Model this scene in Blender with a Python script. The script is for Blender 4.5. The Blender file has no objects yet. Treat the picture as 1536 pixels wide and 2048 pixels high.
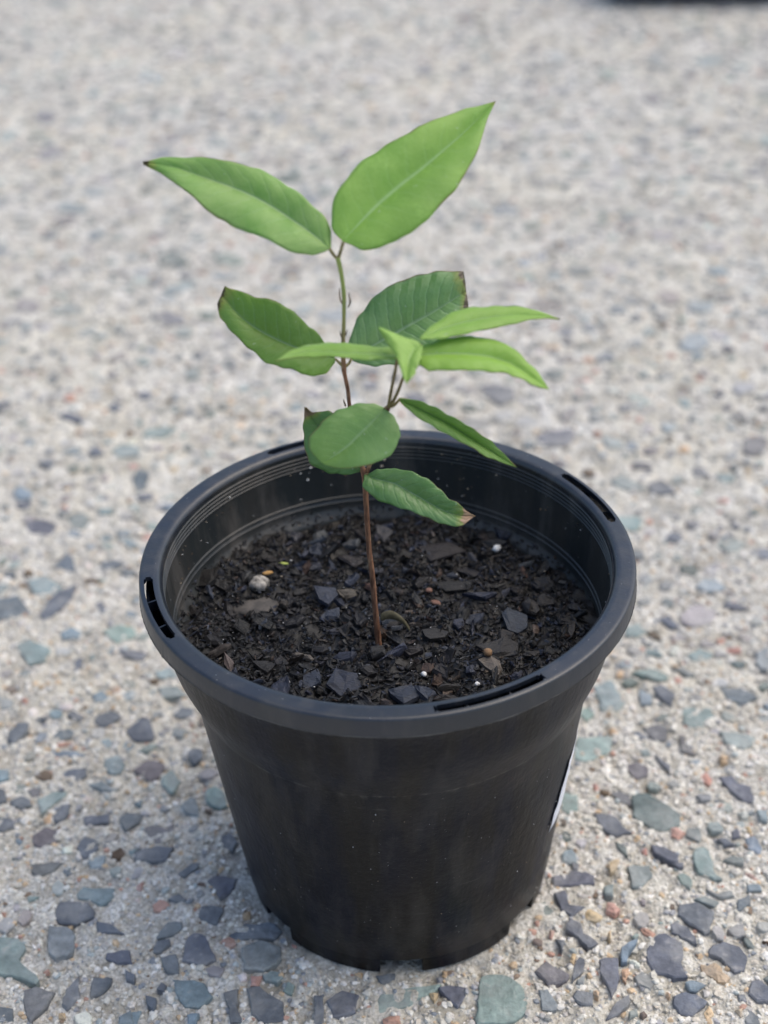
import bpy, math, random
import numpy as np
from mathutils import Matrix, Vector

random.seed(7)
rng = np.random.default_rng(11)
sc = bpy.context.scene
C = sc.collection
R = math.radians

# ------------------------------------------------------------ camera
cam = bpy.data.cameras.new('camera')
camo = bpy.data.objects.new('camera', cam)
C.objects.link(camo)
Rv = Vector((0.99969, -0.01243, -0.02136)); Uv = Vector((0.02467, 0.55366, 0.83238)); Fv = Vector((-0.00149, 0.83265, -0.55379))
m = Matrix(((Rv.x, Uv.x, -Fv.x, 0), (Rv.y, Uv.y, -Fv.y, -0.33203), (Rv.z, Uv.z, -Fv.z, 0.35939), (0, 0, 0, 1)))
camo.matrix_world = m
cam.sensor_fit = 'VERTICAL'
cam.sensor_height = 34.6
cam.lens = 2799.77 / 2048 * 34.6
cam.clip_start = 0.01
cam.clip_end = 500
cam.dof.use_dof = True
cam.dof.focus_distance = 0.395
cam.dof.aperture_fstop = 8.6
sc.camera = camo

# ------------------------------------------------------------ sky, sun, exposure
SUN_EL, SUN_AZ = R(62), R(75)          # azimuth measured from +Y towards +X
w = bpy.data.worlds.new('World')
sc.world = w
w.use_nodes = True
wn = w.node_tree.nodes
sky = wn.new('ShaderNodeTexSky')
sky.sky_type = 'NISHITA'
sky.sun_disc = False
sky.sun_elevation = SUN_EL
sky.sun_rotation = SUN_AZ
sky.air_density = 1.0
sky.dust_density = 3.0
sky.ozone_density = 1.0
bg = wn['Background']
bg.inputs[1].default_value = 0.15
w.node_tree.links.new(sky.outputs[0], bg.inputs[0])
sun = bpy.data.lights.new('sun', 'SUN')
sun.energy = 1.0
sun.angle = R(72)
sun.color = (1.0, 0.92, 0.74)
suno = bpy.data.objects.new('sun', sun)
C.objects.link(suno)
sd = Vector((math.cos(SUN_EL) * math.sin(SUN_AZ), math.cos(SUN_EL) * math.cos(SUN_AZ), math.sin(SUN_EL)))
suno.rotation_euler = (-sd).to_track_quat('-Z', 'Y').to_euler()
suno.location = sd * 3
sc.view_settings.view_transform = 'Standard'
sc.view_settings.look = 'None'
sc.view_settings.gamma = 1
sc.view_settings.exposure = 0.57
STONES=[('c',[(-110.5,-18.4),(-101.0,-18.7),(-98.0,-22.7),(-97.8,-25.1),(-103.3,-28.0),(-108.9,-27.5),(-110.5,-26.1)]),('g',[(-112.0,-28.4),(-105.9,-29.0),(-102.8,-32.4),(-102.8,-39.1),(-107.7,-41.2),(-110.3,-38.9),(-111.5,-34.2)]),('b',[(-105.5,-12.1),(-92.9,-13.6),(-92.7,-16.8),(-96.3,-20.3),(-100.6,-18.0),(-104.6,-17.5)]),('c',[(-97.2,-26.8),(-91.5,-28.4),(-86.9,-32.3),(-95.9,-31.6)]),('c',[(-91.6,-40.1),(-84.4,-39.0),(-83.1,-43.6),(-87.8,-44.1),(-91.6,-42.4)]),('c',[(-99.1,-48.2),(-96.9,-56.4),(-100.8,-60.6),(-102.5,-58.7),(-102.2,-53.2)]),('c',[(-94.5,-48.7),(-88.4,-49.2),(-88.6,-51.4),(-91.0,-54.8),(-94.3,-56.5),(-94.8,-51.8)]),('p',[(-115.1,-53.4),(-111.5,-52.0),(-105.3,-54.3),(-108.6,-61.9),(-111.0,-65.1),(-114.8,-56.5)]),('c',[(-122.9,-58.4),(-117.3,-59.5),(-116.1,-63.8),(-118.2,-66.1),(-121.4,-65.2)]),('t',[(-129.2,-32.3),(-119.2,-33.3),(-117.7,-37.0),(-119.1,-41.6),(-115.7,-45.2),(-111.2,-49.5),(-112.0,-51.0),(-118.2,-48.6),(-126.1,-46.5)]),('p',[(-123.4,-1.2),(-111.6,-1.6),(-115.6,-5.9),(-118.7,-7.7),(-122.3,-5.3)]),('w',[(-120.5,-19.9),(-118.3,-18.5),(-116.1,-20.0),(-118.3,-21.3)]),('b',[(-84.4,-63.8),(-81.3,-61.1),(-79.5,-66.0),(-84.1,-66.3)]),('o',[(-106.8,-7.7),(-102.6,-7.4),(-102.6,-8.9),(-106.0,-8.8)]),('r',[(-129.2,-22.4),(-127.0,-22.1),(-127.2,-23.8),(-128.6,-23.8)]),('t',[(-122.0,-15.6),(-117.2,-15.7),(-118.6,-17.1),(-120.8,-18.4)]),('o',[(-102.9,-62.0),(-100.9,-61.8),(-100.6,-63.6),(-102.7,-63.2)]),('c',[(-62.6,-10.9),(-60.0,-8.8),(-52.2,-10.5),(-54.0,-16.2),(-57.7,-19.0),(-59.6,-15.7)]),('c',[(-63.5,-21.6),(-56.0,-22.9),(-57.4,-29.1),(-59.5,-29.0),(-64.3,-25.4)]),('c',[(-75.0,-18.4),(-71.3,-16.1),(-68.2,-19.0),(-70.3,-20.0)]),('g',[(-76.7,-33.9),(-73.9,-27.9),(-69.2,-27.7),(-68.6,-30.8),(-72.1,-33.4),(-76.3,-34.6)]),('c',[(-76.4,-35.9),(-72.3,-34.7),(-71.8,-36.7),(-74.6,-39.9),(-77.0,-39.9)]),('c',[(-64.6,-32.6),(-60.7,-34.4),(-59.2,-38.4),(-56.7,-43.4),(-61.8,-45.5),(-67.5,-43.4),(-67.3,-38.2),(-66.6,-34.2)]),('b',[(-69.7,-50.1),(-59.5,-52.2),(-56.5,-57.0),(-60.8,-60.5),(-65.0,-60.1),(-67.4,-56.7)]),('c',[(-53.5,-55.8),(-48.9,-54.7),(-49.0,-60.9),(-47.0,-66.3),(-50.6,-66.2),(-51.2,-61.4)]),('c',[(-74.3,-42.2),(-69.7,-40.7),(-68.1,-47.9),(-71.6,-47.5)]),('c',[(-85.0,-46.1),(-81.5,-48.1),(-81.7,-50.6),(-84.2,-49.9)]),('c',[(-74.2,-53.7),(-73.2,-51.2),(-71.3,-52.5),(-71.8,-54.7)]),('r',[(-86.0,-13.1),(-83.8,-10.6),(-83.8,-14.9),(-85.5,-14.5)]),('w',[(-69.0,-22.1),(-65.8,-21.5),(-67.6,-25.3),(-68.7,-24.9)]),('w',[(-72.1,-60.8),(-68.5,-60.3),(-68.4,-61.8),(-71.4,-62.0)]),('o',[(-50.0,-25.2),(-47.4,-23.9),(-47.2,-27.0),(-49.6,-27.3)]),('w',[(-86.1,-18.4),(-84.0,-17.1),(-84.0,-19.6),(-85.6,-19.9)]),('w',[(-49.8,-49.4),(-47.0,-48.5),(-46.6,-50.4),(-48.6,-51.6)]),('k',[(-66.7,-12.2),(-63.4,-11.6),(-62.9,-13.4),(-65.4,-13.7)]),('c',[(-72.6,-7.3),(-68.5,-2.9),(-65.3,-3.0),(-66.7,-6.0),(-70.3,-9.6),(-72.7,-9.1)]),('c',[(-77.4,-55.8),(-73.8,-57.1),(-74.0,-61.7),(-76.4,-59.5)]),('b',[(-84.1,-62.9),(-77.9,-61.2),(-78.5,-66.4),(-83.6,-66.3)]),('b',[(-63.8,-63.4),(-60.1,-63.0),(-60.7,-66.9),(-63.2,-66.9)]),('c',[(-54.1,-30.7),(-48.8,-28.5),(-38.7,-29.1),(-36.5,-32.3),(-38.8,-35.3),(-53.8,-34.4)]),('g',[(-49.1,-39.1),(-44.1,-36.2),(-36.6,-39.0),(-36.3,-43.5),(-41.8,-48.3),(-47.9,-47.1)]),('r',[(-45.5,-50.1),(-41.9,-49.8),(-43.1,-53.6),(-45.3,-53.5)]),('c',[(-46.6,-54.4),(-42.7,-53.6),(-38.0,-57.5),(-34.8,-59.5),(-34.1,-66.0),(-39.5,-66.8),(-44.4,-63.9)]),('c',[(-25.7,-57.4),(-22.9,-57.5),(-22.4,-61.7),(-23.1,-68.0),(-25.6,-67.9)]),('c',[(-21.9,-59.4),(-17.0,-55.8),(-11.8,-57.8),(-13.0,-63.9),(-19.6,-65.5)]),('c',[(-7.0,-50.1),(-0.5,-49.5),(-0.6,-52.9),(-5.0,-53.7)]),('t',[(-10.6,-63.5),(-5.4,-57.1),(-1.4,-57.2),(1.4,-55.4),(6.8,-55.0),(13.4,-54.3),(9.2,-58.9),(4.4,-61.1),(-0.8,-63.3),(-6.7,-66.3)]),('r',[(-4.9,-66.4),(0.4,-65.2),(0.7,-68.6),(-4.4,-68.5)]),('o',[(-13.4,-49.1),(-10.6,-48.7),(-11.0,-51.1)]),('t',[(-33.9,-51.9),(-31.8,-53.4),(-32.5,-56.8),(-35.3,-55.7)]),('r',[(-33.3,-37.0),(-30.8,-38.1),(-31.5,-40.7),(-33.0,-39.6)]),('c',[(12.4,-55.5),(21.1,-55.8),(20.6,-58.6),(18.0,-62.8),(16.1,-61.3)]),('t',[(25.8,-52.1),(32.3,-51.3),(37.9,-55.3),(39.7,-62.0),(38.6,-65.2),(34.8,-68.3),(30.8,-69.5),(23.4,-69.3),(23.9,-61.5)]),('t',[(42.9,-57.4),(45.7,-57.0),(48.3,-62.7),(47.6,-64.5),(43.3,-64.4)]),('c',[(52.9,-60.5),(54.3,-58.2),(59.3,-59.3),(58.8,-63.5),(55.2,-63.4)]),('p',[(42.4,-50.6),(46.4,-46.8),(49.0,-49.4),(53.1,-51.9),(52.0,-54.3),(45.9,-55.6)]),('g',[(45.2,-23.5),(49.1,-22.6),(51.7,-29.1),(50.8,-33.2),(45.5,-28.4)]),('c',[(51.9,-19.9),(55.5,-19.0),(56.4,-25.5),(61.3,-26.2),(56.3,-29.7),(53.2,-27.0)]),('c',[(55.8,-30.3),(59.3,-32.5),(59.5,-36.6),(63.6,-40.3),(60.1,-41.7),(57.4,-37.6),(54.0,-34.4)]),('c',[(50.2,-38.4),(53.1,-39.0),(51.8,-43.0)]),('o',[(13.9,-48.8),(15.9,-48.9),(15.0,-51.8),(13.8,-50.8)]),('r',[(49.0,-34.8),(50.4,-35.3),(49.2,-38.4),(48.3,-37.3)]),('o',[(9.5,-57.8),(12.3,-57.9),(11.0,-60.7)]),('o',[(54.9,-44.1),(56.1,-44.6),(54.8,-48.1),(53.9,-47.0)]),('c',[(52.0,-12.7),(57.8,-11.8),(58.5,-10.3),(60.7,-10.6),(66.1,-12.8),(65.8,-16.4),(52.1,-16.9)]),('c',[(59.5,-7.0),(62.0,-7.1),(61.0,-10.2),(59.4,-10.0)]),('c',[(62.9,-46.9),(68.8,-46.5),(68.3,-51.9),(66.9,-57.4),(64.9,-60.5),(63.0,-53.6)]),('c',[(57.1,-45.1),(58.6,-46.2),(57.5,-50.6),(53.6,-54.6),(54.7,-49.3)]),('c',[(70.1,-60.0),(70.2,-62.4),(66.3,-66.5),(62.0,-67.9),(64.7,-63.8)]),('b',[(72.9,-40.7),(76.3,-39.2),(75.2,-41.4),(72.6,-44.3),(71.5,-48.1),(69.7,-47.8),(70.5,-42.6)]),('o',[(69.5,-50.6),(71.6,-50.4),(70.0,-55.7),(69.2,-54.4)]),('r',[(68.5,-24.6),(71.0,-24.7),(72.5,-27.5),(70.7,-28.9),(67.9,-27.4)]),('o',[(67.1,-36.6),(68.3,-35.6),(67.8,-38.9),(67.1,-38.2)]),('o',[(59.6,-58.2),(61.3,-58.5),(60.8,-60.6),(59.4,-59.4)]),('g',[(69.2,-66.0),(71.6,-64.9),(71.8,-67.0),(69.1,-68.1)]),('t',[(68.4,-17.9),(71.9,-16.9),(71.2,-21.6),(68.3,-20.8)]),('g',[(77.6,-9.1),(85.3,-8.6),(85.2,-14.1),(79.9,-19.0),(77.6,-17.8)]),('w',[(72.2,-46.6),(75.4,-48.3),(75.2,-49.5),(72.3,-47.9)]),('g',[(54.9,-54.3),(58.1,-51.9),(57.0,-55.9),(55.0,-55.6)]),('c',[(83.1,-37.0),(85.5,-37.1),(87.7,-39.5),(89.7,-41.6),(89.5,-45.5),(88.1,-48.6),(89.1,-54.4),(78.8,-52.5),(77.7,-48.3),(79.4,-41.2)]),('c',[(91.6,-26.0),(97.3,-24.8),(100.2,-27.0),(102.1,-28.4),(99.4,-37.5),(97.4,-38.1),(93.3,-34.0),(90.5,-30.5)]),('c',[(87.4,-34.1),(89.2,-32.8),(92.1,-35.0),(94.7,-39.4),(94.4,-42.0),(91.8,-40.6),(87.3,-37.2)]),('c',[(97.8,-43.8),(102.7,-40.9),(107.5,-43.1),(109.0,-47.0),(107.1,-52.1),(103.7,-53.2),(100.6,-48.0),(97.3,-46.0)]),('o',[(94.1,-49.1),(96.3,-49.8),(98.7,-48.3),(100.3,-50.6),(100.2,-52.5),(102.1,-54.4),(100.4,-56.3),(98.2,-55.9),(94.2,-52.3)]),('r',[(77.7,-35.2),(79.9,-35.3),(82.2,-37.3),(80.9,-39.0),(78.2,-37.2)]),('c',[(108.2,-56.2),(110.7,-55.6),(113.3,-58.8),(112.0,-63.9),(108.0,-63.8),(106.3,-61.0)]),('c',[(83.5,-60.7),(87.4,-59.6),(90.5,-60.6),(93.3,-63.1),(92.3,-64.6),(87.8,-68.9),(84.3,-67.3),(82.9,-64.0)]),('b',[(88.0,-56.2),(90.2,-55.6),(94.5,-57.3),(91.0,-59.4),(88.7,-59.3)]),('o',[(91.5,-67.2),(93.5,-64.6),(94.4,-67.6),(91.8,-69.3)]),('o',[(101.0,-66.3),(103.4,-65.8),(102.2,-69.0)]),('c',[(103.8,-66.4),(105.9,-66.2),(107.5,-70.1),(107.4,-71.7),(103.4,-71.5)]),('t',[(101.9,-1.6),(105.5,-1.0),(106.4,-6.3),(106.2,-13.7),(108.0,-15.9),(105.2,-15.8),(100.8,-12.8),(100.0,-8.3)]),('g',[(101.6,-20.0),(105.1,-21.9),(110.1,-20.3),(110.4,-22.8),(106.9,-23.7),(105.0,-23.3)]),('g',[(97.0,-23.8),(101.0,-22.8),(104.9,-25.4),(102.9,-27.1),(98.9,-25.2)]),('c',[(111.1,-24.5),(115.4,-22.6),(114.7,-26.8),(110.1,-29.0)]),('b',[(115.3,-18.3),(119.8,-18.1),(119.9,-20.9),(115.2,-21.1)]),('w',[(111.5,-11.3),(115.2,-12.5),(113.2,-13.9),(111.5,-12.7)]),('w',[(105.5,-62.2),(107.6,-64.1),(106.2,-65.0),(105.1,-64.0)]),('k',[(115.1,-41.3),(117.4,-41.4),(117.0,-43.0)]),('c',[(103.0,-60.9),(105.3,-61.0),(105.3,-62.2),(103.0,-63.1)]),('c',[(92.4,-8.1),(96.6,-8.2),(96.2,-10.4),(94.5,-10.4)]),('k',[(72.3,-66.7),(73.7,-65.8),(74.5,-67.4),(73.1,-68.2)]),('o',[(81.5,-59.4),(82.8,-60.4),(82.2,-61.3),(81.2,-60.6)]),('t',[(68.9,53.5),(81.9,53.9),(80.2,45.9),(75.1,42.8),(71.1,40.9),(66.4,42.7)]),('p',[(84.8,38.4),(88.4,39.9),(92.7,36.5),(91.6,32.9),(87.3,31.0),(85.2,33.9)]),('d',[(84.4,23.7),(89.8,24.3),(96.8,17.9),(99.9,13.6),(98.7,9.2),(93.0,6.1),(88.0,8.5),(83.1,13.8)]),('p',[(77.0,24.7),(79.8,26.6),(83.8,23.3),(83.3,18.3),(79.7,20.0)]),('c',[(69.9,15.4),(77.1,14.0),(78.8,9.1),(81.6,5.7),(74.1,4.9),(70.8,10.1)]),('d',[(75.3,2.0),(78.7,-0.7),(78.5,-5.2),(76.3,-2.4)]),('p',[(93.5,58.2),(101.1,59.2),(103.3,56.6),(100.9,50.2),(97.2,50.8)]),('c',[(89.3,55.8),(92.3,56.1),(93.9,51.8),(90.4,51.9)]),('t',[(90.0,46.0),(93.6,46.7),(94.9,43.8),(91.6,43.0)]),('c',[(96.0,43.7),(100.4,37.8),(99.6,33.4),(96.7,39.6)]),('r',[(71.0,29.6),(72.7,29.9),(73.5,27.2),(71.6,26.1)]),('k',[(73.5,26.4),(76.9,25.9),(76.0,23.6),(73.6,24.0)]),('o',[(81.0,57.8),(83.1,58.2),(84.5,55.5),(81.2,55.2)]),('w',[(75.5,41.5),(77.3,41.9),(77.9,40.2),(76.1,39.9)]),('t',[(60.0,25.3),(65.2,24.3),(64.5,16.7),(60.7,14.9),(59.0,16.5)]),('r',[(83.5,-1.9),(85.5,-1.2),(85.3,-4.1),(84.0,-4.0)]),('c',[(87.0,-0.2),(91.7,-1.4),(95.6,-4.7),(95.2,-8.1),(92.4,-7.8),(87.3,-3.4)]),('t',[(79.0,71.1),(83.6,73.7),(90.6,73.4),(86.4,67.7),(81.0,67.9)]),('k',[(57.7,12.8),(59.9,12.3),(59.3,9.8),(57.4,9.8)]),('t',[(110.7,67.7),(116.8,69.8),(121.9,68.2),(121.3,62.5),(114.9,57.4),(111.4,57.6),(109.7,61.1)]),('p',[(107.1,53.8),(108.7,52.9),(108.7,46.6),(110.5,42.4),(105.8,45.0)]),('t',[(121.7,54.6),(127.2,54.4),(134.7,51.2),(132.4,47.4),(128.6,44.6),(122.8,48.6)]),('r',[(110.4,32.2),(112.9,34.6),(114.2,30.1),(112.6,27.4),(110.0,30.3)]),('c',[(116.8,31.6),(121.5,32.2),(122.9,28.2),(127.3,26.5),(126.5,18.4),(122.8,19.3),(119.1,25.2)]),('o',[(119.4,42.5),(121.2,42.8),(121.4,38.3),(119.4,38.4)]),('r',[(95.3,7.1),(97.6,7.8),(99.1,4.1),(96.8,2.0),(94.7,3.9)]),('b',[(119.4,1.6),(122.8,2.6),(124.2,-2.8),(122.7,-6.0),(119.4,-3.0)]),('o',[(120.8,7.7),(122.5,8.1),(122.3,4.0),(121.1,5.5)]),('c',[(115.6,5.4),(117.9,7.1),(118.1,2.0),(115.2,2.1)]),('c',[(109.7,1.6),(113.0,2.2),(115.0,-1.1),(111.5,-1.4)]),('b',[(126.4,14.3),(130.3,14.5),(129.0,9.3),(126.5,10.1)]),('w',[(120.2,13.7),(122.6,14.8),(123.0,11.7),(120.5,11.5)]),('c',[(-144.7,62.9),(-142.5,69.4),(-138.0,69.2),(-138.3,62.7),(-140.9,56.8),(-144.3,59.7)]),('c',[(-135.4,71.1),(-133.8,72.4),(-131.0,71.4),(-132.9,69.5)]),('c',[(-124.2,73.0),(-122.6,75.4),(-117.1,71.8),(-118.3,69.0),(-122.2,71.1)]),('c',[(-113.8,69.3),(-112.2,73.6),(-107.0,75.3),(-102.8,71.3),(-108.8,65.8)]),('c',[(-127.2,61.4),(-125.9,65.0),(-119.7,64.3),(-119.8,61.1),(-123.9,58.9)]),('r',[(-126.6,56.3),(-124.3,57.6),(-119.6,58.1),(-119.2,57.4),(-123.3,55.7)]),('b',[(-126.1,53.5),(-119.7,53.3),(-113.3,50.8),(-116.6,49.6),(-124.9,50.8)]),('t',[(-108.9,58.4),(-105.9,59.7),(-104.0,55.5),(-105.9,53.3)]),('t',[(-106.0,47.9),(-101.0,50.0),(-97.8,45.0),(-98.7,40.6),(-102.0,39.9),(-105.8,44.8)]),('c',[(-121.2,40.5),(-118.6,43.5),(-111.9,44.1),(-111.0,40.2),(-114.5,37.3)]),('b',[(-144.9,44.8),(-140.0,43.8),(-139.1,39.4),(-143.4,37.8)]),('p',[(-131.4,33.2),(-129.3,34.8),(-126.2,33.0),(-126.6,30.0),(-128.8,29.3)]),('c',[(-136.7,27.9),(-132.7,30.7),(-129.3,28.5),(-128.2,25.9),(-131.7,24.0),(-135.6,25.4)]),('t',[(-126.8,28.0),(-122.1,32.0),(-116.7,32.7),(-117.4,29.7),(-120.9,25.7),(-124.3,21.3)]),('c',[(-119.8,19.9),(-116.7,25.6),(-114.3,25.5),(-115.1,18.6),(-118.3,16.3)]),('c',[(-109.4,19.6),(-102.6,19.8),(-99.8,20.9),(-99.4,16.4),(-107.7,15.1)]),('c',[(-96.1,18.3),(-93.9,21.5),(-87.7,20.1),(-89.0,16.1),(-92.9,12.2)]),('p',[(-125.2,10.9),(-121.3,15.2),(-116.6,13.4),(-115.6,8.3),(-121.1,5.0),(-123.9,7.0)]),('c',[(-109.0,5.0),(-107.0,10.7),(-102.0,8.6),(-101.1,4.7),(-105.2,-0.5)]),('c',[(-139.5,20.2),(-134.8,20.4),(-131.9,15.1),(-138.1,13.7)]),('w',[(-131.1,18.3),(-129.3,21.1),(-127.3,19.8),(-129.0,16.6)]),('w',[(-113.9,5.1),(-110.3,6.2),(-110.1,3.1),(-112.6,2.8)]),('k',[(-96.8,3.0),(-93.6,5.2),(-91.7,2.1),(-93.7,-0.5),(-96.4,0.7)]),('w',[(-128.1,78.5),(-125.0,79.9),(-122.7,77.8),(-125.8,77.0)]),('g',[(-109.5,35.0),(-105.2,36.5),(-98.4,32.0),(-99.7,30.8),(-106.2,33.1)]),('o',[(-123.2,18.8),(-120.7,21.6),(-120.1,16.7),(-122.4,17.6)]),('r',[(-143.5,82.0),(-141.2,82.0),(-141.8,80.0)]),('c',[(-142.6,34.4),(-139.8,33.9),(-137.5,27.5),(-140.8,26.0)]),('c',[(-83.4,70.6),(-80.7,75.8),(-76.1,74.7),(-75.0,70.3),(-80.6,69.1)]),('c',[(-100.5,63.7),(-95.4,71.0),(-92.8,70.5),(-88.9,60.0),(-89.3,58.2),(-97.6,58.5)]),('c',[(-75.8,50.4),(-73.8,52.6),(-70.6,52.0),(-69.6,47.5),(-72.1,44.5),(-74.1,46.3)]),('p',[(-94.6,41.8),(-91.2,46.5),(-87.0,47.2),(-83.2,44.4),(-85.4,36.7),(-88.3,35.9),(-91.6,39.5)]),('t',[(-83.8,36.6),(-80.7,41.7),(-76.4,35.5),(-78.8,29.7),(-80.7,31.0)]),('t',[(-67.1,31.0),(-63.6,32.5),(-60.6,29.9),(-58.5,22.8),(-60.8,21.6),(-65.9,24.7)]),('g',[(-75.1,23.8),(-72.3,28.2),(-70.0,26.5),(-68.3,18.6),(-72.3,19.6)]),('p',[(-87.4,12.5),(-84.1,14.7),(-78.6,12.6),(-76.5,15.3),(-75.8,11.3),(-79.4,4.8),(-83.9,8.0)]),('c',[(-81.4,4.9),(-75.2,3.9),(-76.9,-2.1),(-82.0,-2.5),(-88.5,-0.6),(-88.4,2.4)]),('c',[(-60.3,8.4),(-56.7,10.3),(-53.4,5.5),(-55.1,1.7),(-59.2,5.3)]),('g',[(-82.6,60.7),(-81.4,63.9),(-77.1,62.8),(-78.2,58.7)]),('g',[(-93.8,51.5),(-90.9,56.4),(-86.3,54.9),(-90.2,50.9)]),('o',[(-84.6,4.2),(-82.4,5.7),(-82.9,2.6)]),('o',[(-63.4,10.5),(-60.1,13.6),(-61.5,8.9)]),('b',[(-91.8,25.5),(-89.3,27.1),(-89.2,23.8)]),('k',[(-66.5,21.8),(-64.1,21.5),(-64.0,20.1),(-66.1,20.6)]),('c',[(-147.4,170.8),(-142.9,179.9),(-139.1,175.6),(-137.7,167.3)]),('c',[(-127.2,173.0),(-121.6,175.9),(-116.2,172.5),(-118.1,168.5),(-124.6,167.7)]),('c',[(-117.7,165.9),(-112.5,167.8),(-109.8,165.1),(-113.0,162.2)]),('t',[(-156.3,161.0),(-149.8,164.7),(-141.2,156.4),(-142.0,151.5),(-152.1,151.9)]),('c',[(-168.3,147.7),(-159.0,151.2),(-152.2,140.4),(-155.7,134.9),(-165.5,135.2)]),('c',[(-147.4,136.4),(-141.6,152.4),(-134.6,156.1),(-134.9,151.2),(-140.6,137.1),(-143.6,131.6)]),('c',[(-124.7,142.1),(-122.8,144.9),(-118.4,139.0),(-120.1,135.3)]),('b',[(-135.9,124.0),(-132.0,127.5),(-126.9,124.5),(-128.5,120.1),(-134.1,120.3)]),('t',[(-118.4,124.2),(-112.8,128.5),(-106.3,126.4),(-103.8,120.9),(-111.0,115.9)]),('t',[(-153.0,116.6),(-147.0,119.9),(-137.7,112.5),(-138.6,105.6),(-144.8,103.3)]),('c',[(-109.1,110.5),(-104.7,111.2),(-97.7,108.3),(-99.5,105.0),(-106.4,106.9)]),('c',[(-127.0,105.2),(-124.8,108.5),(-122.6,101.6),(-125.0,100.0)]),('b',[(-116.4,84.0),(-113.2,87.1),(-109.4,83.0),(-110.5,79.8),(-114.7,80.0)]),('t',[(-93.7,98.0),(-86.8,100.2),(-84.4,93.4),(-91.5,93.7)]),('g',[(-91.3,87.9),(-82.7,87.6),(-78.9,81.8),(-87.9,81.4)]),('k',[(-95.1,92.2),(-91.4,92.9),(-91.5,89.6),(-94.2,89.7)]),('g',[(-152.1,83.7),(-146.6,82.7),(-146.5,77.2),(-150.9,78.1)]),('r',[(-143.9,82.6),(-141.4,83.3),(-141.2,80.1)]),('c',[(-169.2,168.6),(-164.6,169.4),(-162.9,164.3),(-165.7,163.4)]),('w',[(-128.3,78.9),(-123.3,80.3),(-122.7,77.1),(-126.8,76.5)]),('k',[(-132.5,161.0),(-126.6,161.7),(-125.5,158.7),(-130.8,157.9)]),('l',[(120.6,124.3),(125.9,131.5),(132.8,132.1),(136.2,126.5),(132.6,120.2),(124.4,117.9),(120.5,120.7)]),('c',[(110.8,122.9),(115.9,126.4),(119.0,119.0),(117.0,117.3)]),('t',[(118.7,99.9),(124.2,103.0),(128.9,99.5),(126.0,96.2),(120.0,95.6)]),('t',[(94.9,89.9),(102.8,92.1),(108.8,87.0),(107.7,83.8),(100.4,87.3)]),('c',[(101.4,80.8),(105.3,82.2),(109.1,77.3),(107.0,68.8),(103.4,74.4)]),('b',[(96.5,80.2),(100.5,76.1),(99.7,71.4),(95.5,70.8)]),('t',[(78.9,81.6),(86.3,85.4),(88.6,76.5),(86.5,69.6),(79.8,69.1)]),('c',[(127.4,79.8),(138.1,76.3),(140.5,73.0),(133.4,69.4),(128.1,73.5)]),('t',[(102.1,103.9),(108.2,102.0),(108.9,99.4),(102.6,100.5)]),('g',[(110.7,91.8),(115.0,91.6),(119.4,87.4),(116.1,86.7)]),('r',[(110.6,85.3),(113.1,87.2),(113.6,84.4),(110.7,82.9)]),('o',[(89.3,91.0),(91.9,90.9),(90.9,87.6),(88.8,87.7)]),('r',[(135.1,103.5),(140.7,104.1),(140.5,100.7),(135.1,100.9)]),('c',[(139.6,131.9),(145.6,133.5),(150.1,128.7),(144.5,128.9)]),('t',[(97.2,118.1),(102.1,120.6),(105.0,115.1),(100.1,111.8),(96.4,112.8)]),('r',[(132.6,109.6),(136.1,110.4),(135.3,106.9),(132.6,107.0)]),('g',[(145.8,100.5),(152.0,104.5),(148.4,89.6),(145.6,90.5)]),('c',[(-131.9,329.1),(-126.4,331.8),(-123.2,324.1),(-128.9,322.9)]),('c',[(-171.9,259.7),(-168.1,264.7),(-162.3,259.3),(-165.7,255.6)]),('t',[(-123.0,284.0),(-121.1,290.8),(-107.3,292.9),(-105.4,288.6),(-112.9,280.7)]),('t',[(-136.9,269.8),(-132.3,276.3),(-121.9,270.4),(-121.7,263.8),(-131.8,263.0)]),('c',[(-122.5,244.7),(-120.7,250.9),(-115.8,249.4),(-114.5,234.5),(-118.5,229.9)]),('c',[(-166.8,207.5),(-158.1,208.3),(-151.5,203.5),(-154.1,196.9),(-163.7,198.4)]),('b',[(-178.0,233.8),(-175.7,238.5),(-169.1,232.2),(-168.6,226.2),(-175.4,227.7)]),('c',[(-144.9,313.3),(-141.9,317.6),(-137.6,313.0),(-140.6,308.8)]),('c',[(-169.7,307.3),(-165.9,310.0),(-153.6,300.8),(-159.1,299.7)]),('c',[(-147.9,270.3),(-145.3,275.5),(-139.7,266.0),(-145.0,264.9)]),('p',[(-206.2,320.9),(-197.8,321.9),(-197.7,314.5),(-204.3,312.0)]),('b',[(-161.5,269.7),(-154.8,274.7),(-152.3,271.9),(-156.4,268.1)]),('g',[(-108.2,354.4),(-102.4,357.3),(-99.1,345.9),(-105.5,343.1)]),('g',[(-148.7,212.4),(-141.8,213.3),(-137.4,209.6),(-138.2,199.5),(-144.1,200.9)]),('b',[(-105.4,218.6),(-98.5,219.5),(-99.9,214.9),(-104.5,216.2)]),('t',[(-122.1,192.2),(-115.7,190.9),(-111.1,184.2),(-115.9,183.3)]),('c',[(-118.8,226.9),(-110.4,227.7),(-110.5,223.5),(-116.4,223.8)]),('k',[(-89.0,248.2),(-85.6,251.8),(-85.0,245.5),(-87.4,245.6)]),('t',[(-134.6,216.4),(-128.4,217.3),(-127.7,212.6),(-132.8,212.9)]),('c',[(-175.3,224.1),(-167.7,224.9),(-167.8,219.1),(-173.9,220.5)])]
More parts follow.
